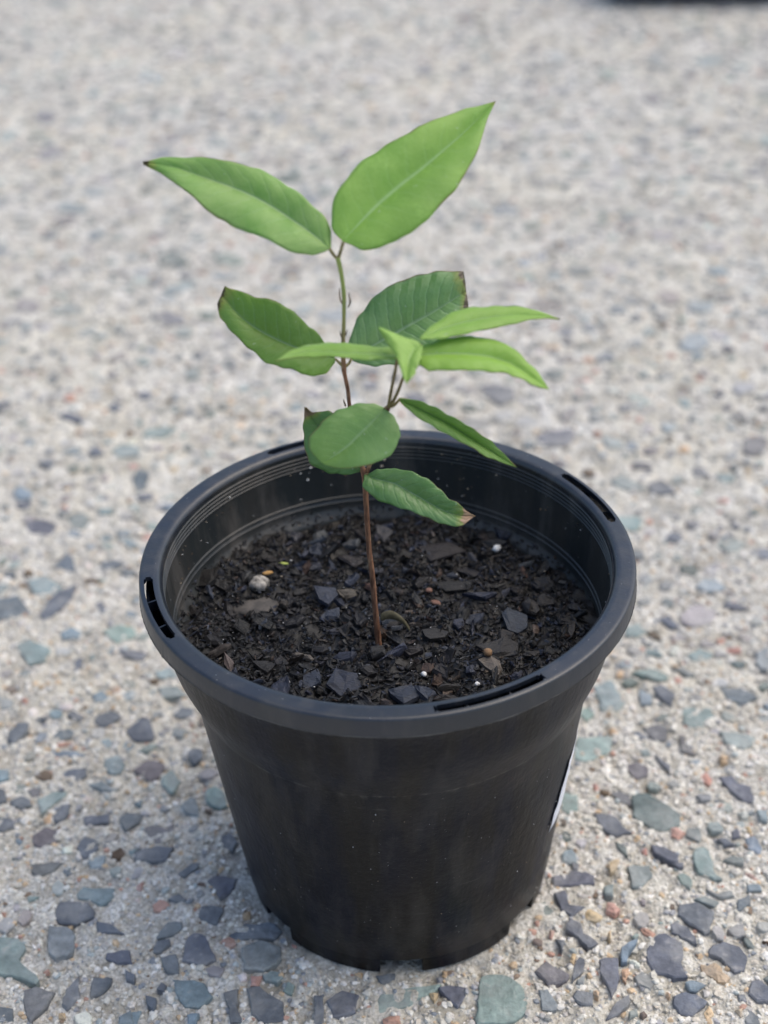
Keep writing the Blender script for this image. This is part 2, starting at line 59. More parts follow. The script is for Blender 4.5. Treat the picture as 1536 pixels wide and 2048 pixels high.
LEAVES={'A': ('bright',[[(-8.9,-9.8,224.9),(-11.9,-8.0,227.7),(-11.6,-4.4,231.4),(-9.6,-1.0,234.9),(-6.6,2.1,237.9),(-2.9,4.9,240.5),(1.5,7.1,242.4),(5.9,9.3,244.3),(10.5,11.3,245.8),(15.3,13.2,247.1),(20.1,15.0,248.3),(25.1,16.8,249.1),(30.2,18.3,249.7)],[(-8.9,-9.8,224.9),(-6.0,-7.2,227.1),(-3.0,-4.7,229.3),(0.1,-2.2,231.4),(3.4,0.1,233.4),(6.8,2.3,235.3),(10.3,4.3,237.1),(13.7,6.5,239.1),(17.1,8.8,241.1),(20.5,11.1,243.1),(23.8,13.4,245.2),(27.0,15.9,247.5),(30.2,18.3,249.7)],[(-8.9,-9.8,224.9),(-4.8,-12.6,223.8),(-0.1,-12.6,224.3),(4.4,-11.7,225.5),(8.5,-9.9,227.3),(12.3,-7.6,229.5),(15.7,-4.8,231.9),(18.9,-1.6,234.5),(21.9,1.7,237.2),(24.3,5.5,240.3),(26.2,9.7,243.4),(27.8,14.2,246.7),(30.2,18.3,249.7)]]),'B': ('bright',[[(-12.0,-9.8,223.0),(-11.5,-6.9,226.8),(-14.1,-4.3,229.9),(-17.7,-2.2,232.5),(-21.1,0.2,235.1),(-25.2,2.0,237.2),(-29.3,3.9,239.2),(-34.1,4.5,239.8),(-38.9,5.4,240.7),(-43.7,6.2,241.3),(-48.6,6.8,241.7),(-53.5,7.0,241.5),(-58.2,6.3,240.3)],[(-12.1,-9.8,223.0),(-15.3,-7.7,225.2),(-18.7,-5.7,227.2),(-22.2,-3.9,229.1),(-25.8,-2.1,231.0),(-29.5,-0.5,232.7),(-33.4,0.9,234.2),(-37.4,2.1,235.5),(-41.5,3.2,236.7),(-45.6,4.2,237.9),(-49.6,5.3,239.1),(-53.9,5.9,239.8),(-58.2,6.3,240.3)],[(-12.5,-10.0,222.9),(-16.5,-11.7,222.5),(-20.7,-11.7,223.3),(-24.8,-11.0,224.5),(-28.6,-9.7,226.1),(-32.6,-8.5,227.6),(-36.5,-7.1,229.1),(-40.3,-5.4,230.8),(-43.8,-3.3,232.7),(-47.2,-0.9,234.8),(-50.5,1.6,236.9),(-54.1,4.1,238.8),(-58.2,6.2,240.2)]]),'C': ('dark',[[(-12.3,-9.4,193.3),(-13.9,-8.6,195.6),(-15.5,-7.5,197.7),(-17.4,-6.4,199.5),(-19.5,-5.3,201.2),(-21.6,-4.2,202.9),(-23.8,-3.2,204.3),(-26.3,-2.2,205.5),(-29.0,-1.5,206.3),(-31.8,-0.9,206.8),(-34.6,-0.2,207.3),(-37.3,0.9,208.0),(-40.1,1.9,208.6)],[(-12.1,-9.8,192.8),(-14.8,-9.3,193.5),(-17.6,-8.8,194.2),(-20.3,-8.3,194.9),(-23.1,-7.8,195.7),(-25.7,-7.1,196.6),(-28.3,-6.3,197.7),(-30.8,-5.5,198.8),(-33.2,-4.6,200.1),(-35.5,-3.4,201.6),(-37.5,-2.2,203.3),(-39.3,-0.8,205.1),(-41.1,0.5,206.9)],[(-12.3,-10.4,192.0),(-14.4,-12.9,190.5),(-17.5,-14.0,190.0),(-20.7,-13.9,190.8),(-23.7,-13.2,192.1),(-26.9,-13.0,192.7),(-29.9,-12.4,193.5),(-32.4,-10.9,195.3),(-34.9,-9.4,197.0),(-37.3,-7.8,198.8),(-39.5,-5.8,200.6),(-41.6,-3.6,202.5),(-42.2,-1.0,204.9)]]),'D': ('dark',[[(-8.3,-8.8,192.0),(-8.5,-7.5,195.4),(-7.8,-5.7,198.3),(-6.3,-4.0,201.0),(-4.2,-2.3,203.3),(-1.8,-0.6,205.4),(1.0,0.9,207.1),(4.1,2.2,208.3),(7.5,3.2,209.1),(11.0,4.1,209.6),(14.5,5.0,209.7),(18.1,5.8,209.4),(21.7,6.3,208.8)],[(-8.1,-8.8,192.0),(-5.6,-7.7,193.2),(-3.1,-6.7,194.3),(-0.6,-5.8,195.3),(2.0,-4.8,196.3),(4.6,-3.9,197.3),(7.1,-3.0,198.4),(9.7,-2.0,199.4),(12.3,-1.1,200.4),(14.8,-0.1,201.5),(17.3,0.9,202.6),(19.8,2.0,203.8),(22.3,3.0,204.9)],[(-7.3,-9.1,191.7),(-4.6,-10.5,191.1),(-1.7,-11.1,190.9),(1.2,-11.0,191.3),(4.2,-11.0,191.4),(7.0,-10.5,192.1),(9.6,-9.6,193.1),(12.1,-8.4,194.3),(14.5,-7.2,195.4),(16.7,-5.6,196.9),(18.9,-3.9,198.3),(20.8,-1.9,199.9),(22.7,0.1,201.5)]]),'E': ('bright',[[(5.5,-28.6,203.8),(3.0,-27.1,204.1),(0.3,-26.5,204.3),(-2.4,-26.0,204.4),(-5.1,-25.7,204.6),(-7.9,-25.3,204.7),(-10.6,-25.0,204.8),(-13.4,-24.7,205.0),(-16.1,-25.0,205.0),(-18.8,-25.8,204.9),(-21.3,-27.5,204.7),(-23.5,-29.8,204.4),(-25.7,-32.2,204.1)],[(5.5,-29.8,203.6),(2.9,-29.8,203.7),(0.2,-29.6,203.8),(-2.4,-29.4,203.9),(-5.1,-29.2,204.0),(-7.7,-29.1,204.1),(-10.4,-28.8,204.2),(-13.0,-28.5,204.3),(-15.7,-28.3,204.4),(-18.3,-28.3,204.5),(-20.9,-29.1,204.4),(-23.3,-30.6,204.3),(-25.7,-32.2,204.1)],[(5.5,-30.6,203.5),(2.9,-31.4,203.4),(0.3,-31.5,203.5),(-2.3,-31.5,203.5),(-4.9,-31.4,203.6),(-7.5,-31.1,203.7),(-10.2,-30.7,203.9),(-12.8,-30.4,204.0),(-15.4,-30.2,204.1),(-18.0,-30.4,204.2),(-20.6,-30.6,204.2),(-23.2,-31.4,204.1),(-25.7,-32.2,204.1)]]),'F': ('bright',[[(8.5,-30.0,207.2),(6.5,-29.5,207.9),(4.5,-28.8,208.5),(2.5,-28.2,209.1),(0.5,-27.4,209.6),(-0.8,-27.3,209.8),(0.3,-29.3,208.7),(1.4,-31.3,207.7),(2.6,-33.2,206.6),(3.6,-35.2,205.5),(4.1,-37.3,204.3),(4.6,-39.3,203.1),(5.7,-41.1,201.9)],[(9.3,-30.8,206.7),(8.6,-31.3,206.5),(7.8,-31.7,206.3),(7.4,-32.6,205.9),(7.0,-33.5,205.5),(6.6,-34.4,205.1),(6.4,-35.3,204.6),(6.2,-36.2,204.2),(6.0,-37.2,203.7),(5.9,-38.2,203.3),(5.8,-39.1,202.8),(5.7,-40.1,202.4),(5.7,-41.1,201.9)],[(9.7,-31.1,206.6),(9.6,-32.5,206.4),(9.5,-33.6,206.0),(9.2,-34.7,205.7),(9.0,-35.6,205.3),(8.7,-36.6,204.9),(8.4,-37.5,204.5),(8.0,-38.3,204.1),(7.7,-39.1,203.7),(7.3,-39.7,203.3),(6.8,-40.2,202.9),(6.2,-40.6,202.4),(5.7,-41.1,201.9)]]),'G': ('bright',[[(9.1,-28.4,207.5),(11.2,-25.3,208.4),(13.8,-22.8,209.2),(16.6,-20.7,209.8),(19.5,-19.2,210.2),(22.6,-18.3,210.4),(25.8,-18.0,210.4),(28.9,-17.7,210.4),(32.0,-18.0,210.2),(35.0,-18.5,209.9),(38.1,-19.1,209.5),(41.0,-20.2,209.0),(43.6,-21.8,208.4)],[(9.1,-28.8,207.4),(11.8,-26.9,207.8),(14.6,-25.4,208.2),(17.4,-24.1,208.4),(20.3,-23.1,208.7),(23.2,-22.2,208.8),(26.1,-21.4,209.0),(29.1,-20.9,209.1),(32.1,-20.5,209.1),(35.0,-20.5,209.0),(37.9,-20.6,208.9),(40.8,-21.2,208.6),(43.6,-21.8,208.4)],[(9.2,-29.2,207.3),(12.1,-29.1,207.4),(14.9,-28.7,207.5),(17.7,-28.2,207.6),(20.6,-27.5,207.8),(23.4,-26.7,207.9),(26.3,-25.7,208.1),(29.1,-24.8,208.3),(32.0,-23.9,208.5),(34.9,-23.1,208.5),(37.8,-22.3,208.6),(40.8,-21.8,208.6),(43.6,-21.9,208.4)]]),'H': ('bright',[[(9.5,-26.9,205.1),(12.4,-26.3,205.5),(15.4,-25.8,205.8),(18.5,-25.4,206.0),(21.5,-25.3,206.0),(24.5,-25.6,205.8),(27.4,-26.3,205.4),(30.2,-27.5,204.7),(32.4,-29.5,203.6),(34.6,-31.5,202.4),(36.6,-33.7,201.2),(38.2,-36.2,199.8),(39.5,-39.0,198.3)],[(9.2,-29.8,203.6),(12.0,-29.6,203.6),(14.7,-29.5,203.6),(17.5,-29.5,203.5),(20.3,-29.6,203.4),(23.0,-29.9,203.2),(25.8,-30.3,202.9),(28.4,-31.1,202.4),(30.9,-32.1,201.9),(33.2,-33.7,201.0),(35.3,-35.4,200.1),(37.4,-37.2,199.2),(39.5,-39.0,198.3)],[(8.7,-32.7,202.2),(10.8,-34.4,202.0),(13.5,-34.9,202.0),(16.2,-35.2,202.1),(18.9,-35.4,202.0),(21.6,-35.5,202.0),(24.3,-35.6,201.9),(27.0,-35.8,201.7),(29.6,-36.2,201.3),(32.0,-37.1,200.6),(34.4,-38.1,199.8),(36.9,-38.7,199.0),(39.5,-39.0,198.3)]]),'I': ('mid',[[(4.0,-18.7,185.7),(6.9,-19.4,185.9),(9.8,-20.0,185.3),(12.5,-20.6,184.4),(15.0,-21.3,183.0),(17.6,-21.9,181.7),(20.2,-22.4,180.3),(22.7,-23.0,178.6),(25.2,-23.4,177.0),(27.6,-23.9,175.2),(29.7,-24.4,172.9),(31.8,-24.7,170.6),(33.9,-25.1,168.1)],[(4.0,-18.8,185.4),(6.6,-19.2,184.3),(9.2,-19.6,183.1),(11.8,-20.1,181.8),(14.3,-20.6,180.5),(16.9,-21.1,179.1),(19.3,-21.6,177.6),(21.7,-22.2,176.0),(24.1,-22.8,174.4),(26.6,-23.4,172.9),(29.0,-24.0,171.3),(31.4,-24.5,169.7),(33.9,-25.1,168.1)],[(4.1,-18.9,185.1),(6.0,-20.6,183.6),(8.2,-21.7,182.1),(10.6,-22.6,180.6),(13.1,-23.3,179.4),(15.6,-23.9,178.2),(18.0,-24.5,176.7),(20.6,-24.9,175.3),(23.1,-25.2,173.9),(25.5,-25.5,172.1),(28.3,-25.6,170.8),(31.0,-25.4,169.4),(33.9,-25.1,168.1)]]),'J': ('mid',[[(-0.1,-17.6,182.6),(-2.4,-17.6,183.6),(-4.9,-17.8,183.9),(-7.3,-18.3,184.0),(-9.7,-18.9,183.7),(-11.9,-19.9,183.1),(-14.0,-21.0,182.3),(-15.8,-22.3,181.2),(-17.5,-23.7,180.0),(-19.0,-25.1,178.7),(-19.4,-26.8,176.9),(-18.1,-28.0,175.3),(-16.5,-29.1,173.8)],[(0.3,-17.8,182.4),(-0.9,-18.9,181.5),(-2.1,-20.0,180.7),(-3.4,-21.1,179.8),(-4.7,-22.1,179.0),(-6.0,-23.2,178.2),(-7.3,-24.2,177.4),(-8.5,-25.3,176.6),(-9.9,-26.3,175.9),(-11.4,-27.2,175.2),(-12.8,-28.0,174.6),(-14.4,-28.8,174.0),(-15.9,-29.5,173.5)],[(0.8,-18.2,182.1),(2.6,-20.5,181.4),(3.8,-22.9,180.1),(4.0,-25.3,178.5),(3.2,-27.6,177.1),(1.8,-29.5,175.8),(-0.3,-30.7,174.9),(-2.7,-31.5,174.3),(-5.2,-31.9,173.8),(-7.7,-32.1,173.4),(-10.3,-31.7,173.2),(-12.8,-31.0,173.0),(-15.3,-29.9,173.2)]]),'K': ('dark',[[(-6.8,-8.9,157.8),(-9.3,-9.5,157.6),(-11.8,-9.8,157.7),(-14.2,-9.9,157.9),(-16.6,-9.7,158.8),(-18.8,-9.4,159.9),(-20.4,-8.9,161.6),(-21.4,-8.1,163.7),(-21.6,-7.1,166.1),(-21.8,-6.1,168.3),(-21.7,-5.1,170.6),(-21.5,-4.0,172.8),(-21.2,-2.8,175.0)],[(-6.5,-8.8,158.0),(-7.9,-8.3,159.3),(-9.3,-7.9,160.5),(-10.6,-7.4,161.9),(-11.8,-6.9,163.3),(-13.0,-6.5,164.7),(-14.2,-5.9,166.1),(-15.4,-5.4,167.6),(-16.6,-4.9,169.0),(-17.8,-4.5,170.4),(-19.0,-4.0,171.7),(-20.0,-3.4,173.3),(-21.0,-2.9,174.8)],[(-6.0,-8.6,158.6),(-5.1,-8.3,161.0),(-4.4,-7.7,163.2),(-5.1,-7.1,165.5),(-5.9,-6.5,167.6),(-7.3,-5.9,169.4),(-8.8,-5.3,171.0),(-10.5,-4.8,172.5),(-12.5,-4.3,173.5),(-14.7,-4.0,174.1),(-17.0,-3.8,174.0),(-19.3,-3.6,173.6),(-20.8,-2.8,174.9)]]),'L': ('dark',[[(-4.5,-11.8,158.8),(-2.1,-11.8,160.2),(0.6,-11.9,160.5),(3.4,-12.2,160.5),(6.1,-12.7,160.2),(8.6,-13.3,159.4),(11.1,-14.0,158.4),(13.3,-14.9,157.0),(15.2,-15.9,155.3),(17.1,-16.8,153.6),(19.5,-17.4,152.2),(21.5,-18.1,150.4),(23.9,-18.5,148.9)],[(-4.8,-12.0,158.6),(-2.5,-12.6,157.7),(0.1,-12.9,157.2),(2.6,-13.3,156.6),(4.9,-14.1,155.5),(7.1,-14.9,154.4),(9.4,-15.6,153.2),(11.6,-16.4,152.1),(13.9,-17.2,151.0),(16.2,-17.8,150.0),(18.7,-18.4,149.3),(21.2,-18.5,148.9),(23.9,-18.5,148.9)],[(-5.7,-12.0,158.6),(-6.3,-14.4,156.7),(-4.4,-16.1,155.0),(-1.7,-17.2,154.0),(1.1,-18.1,152.9),(4.0,-18.8,152.1),(6.9,-19.4,151.2),(9.8,-20.0,150.2),(12.7,-20.6,149.1),(15.6,-20.9,148.2),(18.6,-21.1,147.2),(21.5,-20.2,147.5),(23.9,-18.5,148.8)]])}
STEMS={'stem': [(-3.11,-9.79,95.72,1.15),(-3.25,-9.79,99.7,0.95),(-3.66,-9.79,107.73,0.88),(-4.01,-9.79,115.22,0.84),(-4.34,-9.79,122.56,0.78),(-4.95,-9.79,131.49,0.78),(-5.27,-9.79,140.19,0.74),(-5.45,-9.79,148.85,0.74),(-5.52,-9.79,155.68,0.78),(-5.72,-9.79,158.1,0.88),(-6.2,-9.79,160.19,0.61),(-7.16,-9.29,164.18,0.54),(-8.28,-8.79,170.92,0.54),(-8.96,-8.79,178.26,0.54),(-9.21,-8.99,183.32,0.54),(-9.85,-9.29,187.78,0.57),(-10.03,-9.49,190.09,0.71),(-10.03,-9.79,193.14,0.61),(-9.85,-9.79,197.85,0.51),(-9.36,-9.79,206.39,0.51),(-9.24,-9.79,211.59,0.54),(-9.64,-9.79,216.19,0.54),(-10.12,-9.79,219.14,0.61),(-10.36,-9.79,220.87,0.61)],'shoot': [(-5.48,-9.79,157.29,0.68),(-4.31,-10.79,160.43,0.54),(-2.23,-13.79,169.08,0.51),(0.05,-16.79,178.35,0.51),(1.29,-18.29,183.16,0.68)],'twigA': [(1.28,-18.29,182.86,0.54),(1.57,-19.79,185.88,0.44),(2.25,-22.79,191.25,0.41),(3.04,-26.79,197.57,0.41),(3.81,-29.79,203.49,0.34),(5.02,-30.29,205.06,0.27)],'twigB': [(1.67,-18.29,183.15,0.54),(2.45,-19.79,185.42,0.44),(3.36,-21.79,188.53,0.41),(4.17,-23.79,191.73,0.41),(4.87,-25.79,195.04,0.37),(6.46,-28.79,200.73,0.34),(8.41,-29.79,204.98,0.34),(9.4,-29.29,206.31,0.27)],'pA1': [(-10.32,-9.79,220.34,0.47),(-9.62,-9.79,222.3,0.44),(-8.86,-9.79,224.77,0.41)],'pB1': [(-10.44,-9.79,220.34,0.47),(-11.5,-9.79,221.69,0.44),(-12.29,-9.79,223.16,0.41)],'pC': [(-9.96,-9.59,190.28,0.47),(-10.95,-9.79,191.43,0.41),(-12.05,-9.79,192.76,0.34)],'pD': [(-9.96,-9.59,190.28,0.47),(-8.77,-9.29,190.96,0.41),(-7.96,-8.79,192.13,0.34)],'pI': [(1.42,-18.29,183.15,0.54),(2.7,-18.79,183.84,0.47),(4.26,-18.79,185.54,0.34)],'pJ': [(1.29,-18.29,183.16,0.47),(0.64,-18.09,182.77,0.41),(0.12,-17.79,182.18,0.34)],'pK': [(-5.72,-9.79,158.1,0.47),(-6.27,-9.29,158.12,0.41),(-6.67,-8.79,158.14,0.34)],'pL': [(-5.47,-9.79,157.61,0.47),(-5.05,-10.99,158.19,0.41),(-4.63,-11.99,158.65,0.34)],'sA': [(-9.55,-9.79,207.91,0.14),(-10.22,-10.29,209.94,0.2),(-10.22,-10.59,212.94,0.1)],'sB': [(-8.31,-10.29,207.42,0.14),(-7.68,-10.59,209.19,0.24),(-8.03,-10.59,211.66,0.1)],'sC': [(-10.15,-9.79,198.85,0.24),(-10.48,-10.09,200.0,0.17),(-10.57,-10.19,200.9,0.07)],'sD': [(-9.37,-9.79,199.26,0.24),(-8.94,-10.09,200.38,0.17),(-8.78,-10.19,201.27,0.07)],'sE': [(-10.02,-8.79,178.29,0.27),(-10.35,-9.29,179.94,0.2),(-10.45,-9.29,180.69,0.07)]}
CHIPS=[('c',-19.5,14.7,10.1,9.8,5.0),('c',-17.8,6.5,7.0,6.1,20.0),('c',-23.0,39.0,6.1,5.1,0.0),('c',-23.9,32.1,6.4,3.7,-20.0),('c',-12.9,-26.9,11.6,12.9,10.0),('c',-13.0,-14.6,6.5,5.1,0.0),('c',37.9,-0.1,10.9,9.8,15.0),('b',34.7,-6.7,7.0,6.1,10.0),('b',32.3,-14.1,13.8,7.0,-18.0),('b',17.1,37.3,14.5,10.5,-15.0),('c',26.0,0.8,7.0,7.0,10.0),('c',21.0,-1.4,5.2,4.7,-10.0),('c',29.0,11.4,13.0,3.7,-4.0),('b',13.6,-6.4,8.0,5.1,-15.0),('b',20.2,19.5,12.3,4.7,12.0),('c',3.4,-31.8,10.1,8.2,25.0),('c',9.7,-32.0,5.8,8.2,-40.0),('c',1.3,-14.0,3.2,10.5,70.0),('b',48.5,21.0,7.2,6.1,20.0),('c',-22.9,-24.3,6.5,8.2,20.0),('b',-36.1,-19.4,6.1,7.5,-40.0),('b',-31.9,-16.2,4.6,5.1,60.0),('b',14.4,-22.4,7.2,6.1,40.0),('r',11.3,-19.0,4.9,4.7,70.0),('r',14.0,-24.6,5.2,5.6,30.0),('t',29.5,-21.9,9.4,6.1,25.0),('b',-11.9,33.0,8.7,5.1,15.0),('b',-28.2,0.1,4.3,9.4,80.0),('b',-44.7,-0.5,7.2,6.1,30.0),('b',-56.5,21.4,8.7,7.0,20.0),('b',-50.8,18.5,7.0,4.7,40.0),('c',-31.2,-30.5,7.2,8.4,70.0),('g',-11.2,42.7,6.4,4.2,10.0),('g',-1.3,50.1,5.8,7.5,0.0),('g',-21.1,46.0,5.8,6.1,20.0),('g',-31.0,47.9,6.1,5.1,0.0),('b',40.8,-16.7,7.2,3.3,-20.0),('b',-34.1,28.4,5.8,3.7,30.0),('b',7.5,-13.1,8.7,4.7,-40.0),('b',-20.4,-10.9,7.8,4.2,20.0),('b',-5.8,-22.8,5.2,4.7,-10.0),('b',52.9,-0.7,5.8,4.7,20.0),('b',56.7,5.3,5.2,2.8,40.0),('b',48.0,9.4,5.8,5.1,-20.0),('c',39.0,47.8,5.8,5.1,10.0),('b',26.2,28.6,8.7,4.2,20.0),('b',-51.5,-8.5,7.2,3.7,40.0),('b',-59.1,7.4,5.2,3.3,60.0),('b',-8.7,-0.7,7.2,3.7,70.0),('b',-27.4,17.6,5.8,3.3,-30.0),('b',16.6,-34.4,8.7,3.3,-15.0)]
BITS={'pebble': [-40.3,20.2,98.5],'husk': [-37.7,24.3,98.5],'green': [-33.0,30.8,98.5],'flat': [-40.6,9.9,98.5],'perl1': [35.6,39.9,98.5],'perl2': [9.7,-24.0,98.5],'perl3': [24.6,-29.8,98.5],'perl4': [-29.2,-27.4,98.5],'ball': [28.3,-18.9,98.5],'pink1': [12.7,16.5,98.5],'pink2': [14.7,11.3,98.5]}
BLADE=[[-2.6,-1.32,101.45],[-0.33,-1.32,102.7],[1.9,-1.82,102.65],[4.25,-2.32,101.08],[5.99,-2.82,98.58],[6.71,-2.82,95.88]]
REGIONS=[[[-161,89],[153,77],[113,-80],[-124,-74]],[[-220,349],[-91,342],[-68,80],[-160,83]],[[79,138],[168,134],[152,72],[71,75]]]

# ------------------------------------------------------------ helpers
def mesh_from(name, V, F, smooth=True, col=None):
    me = bpy.data.meshes.new(name)
    me.from_pydata([tuple(v) for v in V], [], F)
    if smooth:
        me.polygons.foreach_set('use_smooth', [True] * len(me.polygons))
    if col is not None:
        a = me.attributes.new('col', 'FLOAT_COLOR', 'POINT')
        a.data.foreach_set('color', np.asarray(col, dtype=np.float32).ravel())
    me.update()
    return me

def mesh_np(name, V, T, col=None, smooth=True):
    """big triangle/quad soup straight from numpy arrays (T: n x 3 or n x 4)"""
    me = bpy.data.meshes.new(name)
    n, k = T.shape
    me.vertices.add(len(V)); me.vertices.foreach_set('co', V.astype(np.float32).ravel())
    me.loops.add(n * k); me.loops.foreach_set('vertex_index', T.astype(np.int32).ravel())
    me.polygons.add(n)
    me.polygons.foreach_set('loop_start', np.arange(0, n * k, k, dtype=np.int32))
    me.polygons.foreach_set('loop_total', np.full(n, k, dtype=np.int32))
    me.polygons.foreach_set('use_smooth', np.full(n, smooth))
    me.update(calc_edges=True)
    if col is not None:
        a = me.attributes.new('col', 'FLOAT_COLOR', 'POINT')
        a.data.foreach_set('color', col.astype(np.float32).ravel())
    return me

def link(name, me, mat=None, parent=None, loc=None):
    o = bpy.data.objects.new(name, me)
    C.objects.link(o)
    if mat and me is not None and not me.materials:
        me.materials.append(mat)
    if loc is not None:
        o.location = loc
    if parent is not None:
        o.parent = parent
        if loc is None:
            o.matrix_parent_inverse = Matrix.Translation(-parent.location)
    return o

def tag(o, label=None, cat=None, group=None, kind=None):
    if label: o['label'] = label
    if cat: o['category'] = cat
    if group: o['group'] = group
    if kind: o['kind'] = kind
    return o

def empty(name, loc, label, cat, group=None):
    o = bpy.data.objects.new(name, None)
    C.objects.link(o)
    o.location = loc
    o.empty_display_size = 0.01
    return tag(o, label, cat, group)

class NT:
    def __init__(s, name):
        s.m = bpy.data.materials.new(name); s.m.use_nodes = True
        s.t = s.m.node_tree; s.b = s.t.nodes['Principled BSDF']; s.out = s.t.nodes['Material Output']
    def n(s, typ, **kw):
        nd = s.t.nodes.new(typ)
        for k, v in kw.items():
            if k.startswith('i_'):
                key = k[2:]
                nd.inputs[int(key) if key.isdigit() else key.replace('_', ' ')].default_value = v
            else:
                setattr(nd, k, v)
        return nd
    def l(s, a, b): s.t.links.new(a, b)
    def math(s, op, a, b=None, clamp=False):
        nd = s.n('ShaderNodeMath', operation=op, use_clamp=clamp)
        for i, v in enumerate((a, b)):
            if v is None: continue
            if isinstance(v, (int, float)): nd.inputs[i].default_value = v
            else: s.l(v, nd.inputs[i])
        return nd.outputs[0]
    def ramp(s, fac, stops, interp='LINEAR'):
        nd = s.n('ShaderNodeValToRGB'); cr = nd.color_ramp; cr.interpolation = interp
        while len(cr.elements) < len(stops): cr.elements.new(0.5)
        for e, (p, c) in zip(cr.elements, stops):
            e.position = p
            e.color = (c, c, c, 1) if isinstance(c, (int, float)) else (*c, 1)
        s.l(fac, nd.inputs[0]); return nd.outputs[0]
    def mix(s, fac, a, b, mode='MIX'):
        nd = s.n('ShaderNodeMix', data_type='RGBA', blend_type=mode)
        for i, v in ((0, fac), (6, a), (7, b)):
            if isinstance(v, (int, float)): nd.inputs[i].default_value = v
            elif isinstance(v, tuple): nd.inputs[i].default_value = (*v, 1)
            else: s.l(v, nd.inputs[i])
        return nd.outputs[2]
    def noise(s, vec, scale, detail=3, rough=.55):
        nd = s.n('ShaderNodeTexNoise', i_Scale=scale, i_Detail=detail, i_Roughness=rough)
        if vec is not None: s.l(vec, nd.inputs['Vector'])
        return nd.outputs['Fac']
    def bump(s, h, strength, dist):
        nd = s.n('ShaderNodeBump', i_Strength=strength, i_Distance=dist); s.l(h, nd.inputs['Height'])
        s.l(nd.outputs[0], s.b.inputs['Normal']); return nd

def geo_pos(t): return t.n('ShaderNodeNewGeometry').outputs['Position']

def vnoise(x, y, scale, seed):
    """smooth value noise in -1..1 (numpy)"""
    tab = np.random.default_rng(seed).random((256, 256)) * 2 - 1
    u, v = x / scale, y / scale
    i, j = np.floor(u).astype(int), np.floor(v).astype(int)
    a, b = u - i, v - j
    a = a * a * (3 - 2 * a); b = b * b * (3 - 2 * b)
    g = lambda p, q: tab[p % 256, q % 256]
    return (g(i, j) * (1 - a) + g(i + 1, j) * a) * (1 - b) + (g(i, j + 1) * (1 - a) + g(i + 1, j + 1) * a) * b

# ------------------------------------------------------------ materials
def mat_paste():
    t = NT('exposed_aggregate_concrete'); p = geo_pos(t)
    a = t.noise(p, 900, 3, .6); b = t.noise(p, 160, 3, .6); c = t.noise(p, 9, 3, .5); d2 = t.noise(p, 52, 5, .65)
    col = t.ramp(a, [(.28, (.24, .225, .195)), (.5, (.585, .57, .525)), (.72, (.90, .885, .845))])
    col2 = t.mix(t.ramp(b, [(.38, 0), (.66, .7)]), col, (.43, .40, .33))
    col3 = t.mix(t.ramp(c, [(.45, 0), (.72, .5)]), col2, (.64, .59, .46))
    col3 = t.mix(t.ramp(t.noise(p, 4.5, 5, .65), [(.54, 0), (.72, .4)]), col3, (.36, .34, .29))
    col3 = t.mix(1.0, col3, t.ramp(d2, [(.30, (.60, .59, .57)), (.50, (1, 1, 1)), (.68, (1.30, 1.31, 1.33))]), 'MULTIPLY')
    # far beyond the modelled stones the surface is carried by colour alone
    sep = t.n('ShaderNodeSeparateXYZ'); t.l(p, sep.inputs[0])
    r2 = t.math('SQRT', t.math('ADD', t.math('POWER', sep.outputs[0], 2), t.math('POWER', t.math('SUBTRACT', sep.outputs[1], .55), 2)))
    far = t.ramp(t.math('SUBTRACT', r2, .55), [(.30, 0), (.45, 1)])
    vo = t.n('ShaderNodeTexVoronoi', i_Scale=85); t.l(p, vo.inputs['Vector'])
    sv = t.n('ShaderNodeSeparateColor'); t.l(vo.outputs['Color'], sv.inputs[0])
    st = t.mix(sv.outputs[1], (.11, .12, .15), (.26, .30, .30))
    isst = t.math('MULTIPLY', t.math('LESS_THAN', sv.outputs[0], .38), t.math('LESS_THAN', vo.outputs['Distance'], .52))
    fin = t.mix(t.math('MULTIPLY', far, isst), col3, st)
    t.l(fin, t.b.inputs['Base Color'])
    t.b.inputs['Roughness'].default_value = .92
    t.b.inputs['Specular IOR Level'].default_value = .25
    h = t.math('ADD', t.math('MULTIPLY', a, .6), b)
    t.bump(h, 1.0, .0018)
    return t.m

def mat_stone(attr):
    t = NT('aggregate_stone' if attr else 'aggregate_stone_piece')
    if attr:
        src = t.n('ShaderNodeAttribute', attribute_name='col').outputs['Color']
    else:
        src = t.n('ShaderNodeObjectInfo').outputs['Color']
    p = geo_pos(t)
    a = t.noise(p, 420, 4, .65); b = t.noise(p, 130, 2, .5)
    v = t.math('ADD', t.math('MULTIPLY', a, .75), t.math('MULTIPLY', b, .7))
    k = t.ramp(v, [(.45, .68), (.72, 1.0), (.98, 1.45)])
    c = t.mix(1.0, src, k, 'MULTIPLY')
    c = t.mix(t.ramp(t.noise(p, 260, 3, .6), [(.6, 0), (.74, .45)]), c, (.42, .40, .37))
    c = t.mix(t.ramp(t.noise(p, 55, 4, .65), [(.46, 0), (.72, .5)]), c, (.40, .395, .37))
    t.l(c, t.b.inputs['Base Color'])
    t.b.inputs['Roughness'].default_value = .68
    t.b.inputs['Specular IOR Level'].default_value = .4
    t.bump(t.math('ADD', a, b), .8, .0009)
    return t.m

def mat_attr(name, rough, spec, nscale, bump, bdist, lo=.6, hi=1.4):
    t = NT(name); src = t.n('ShaderNodeAttribute', attribute_name='col').outputs['Color']
    p = geo_pos(t); a = t.noise(p, nscale, 4, .65)
    c = t.mix(1.0, src, t.ramp(a, [(.3, lo), (.7, hi)]), 'MULTIPLY')
    t.l(c, t.b.inputs['Base Color'])
    t.b.inputs['Roughness'].default_value = rough
    t.b.inputs['Specular IOR Level'].default_value = spec
    t.bump(a, bump, bdist)
    return t.m

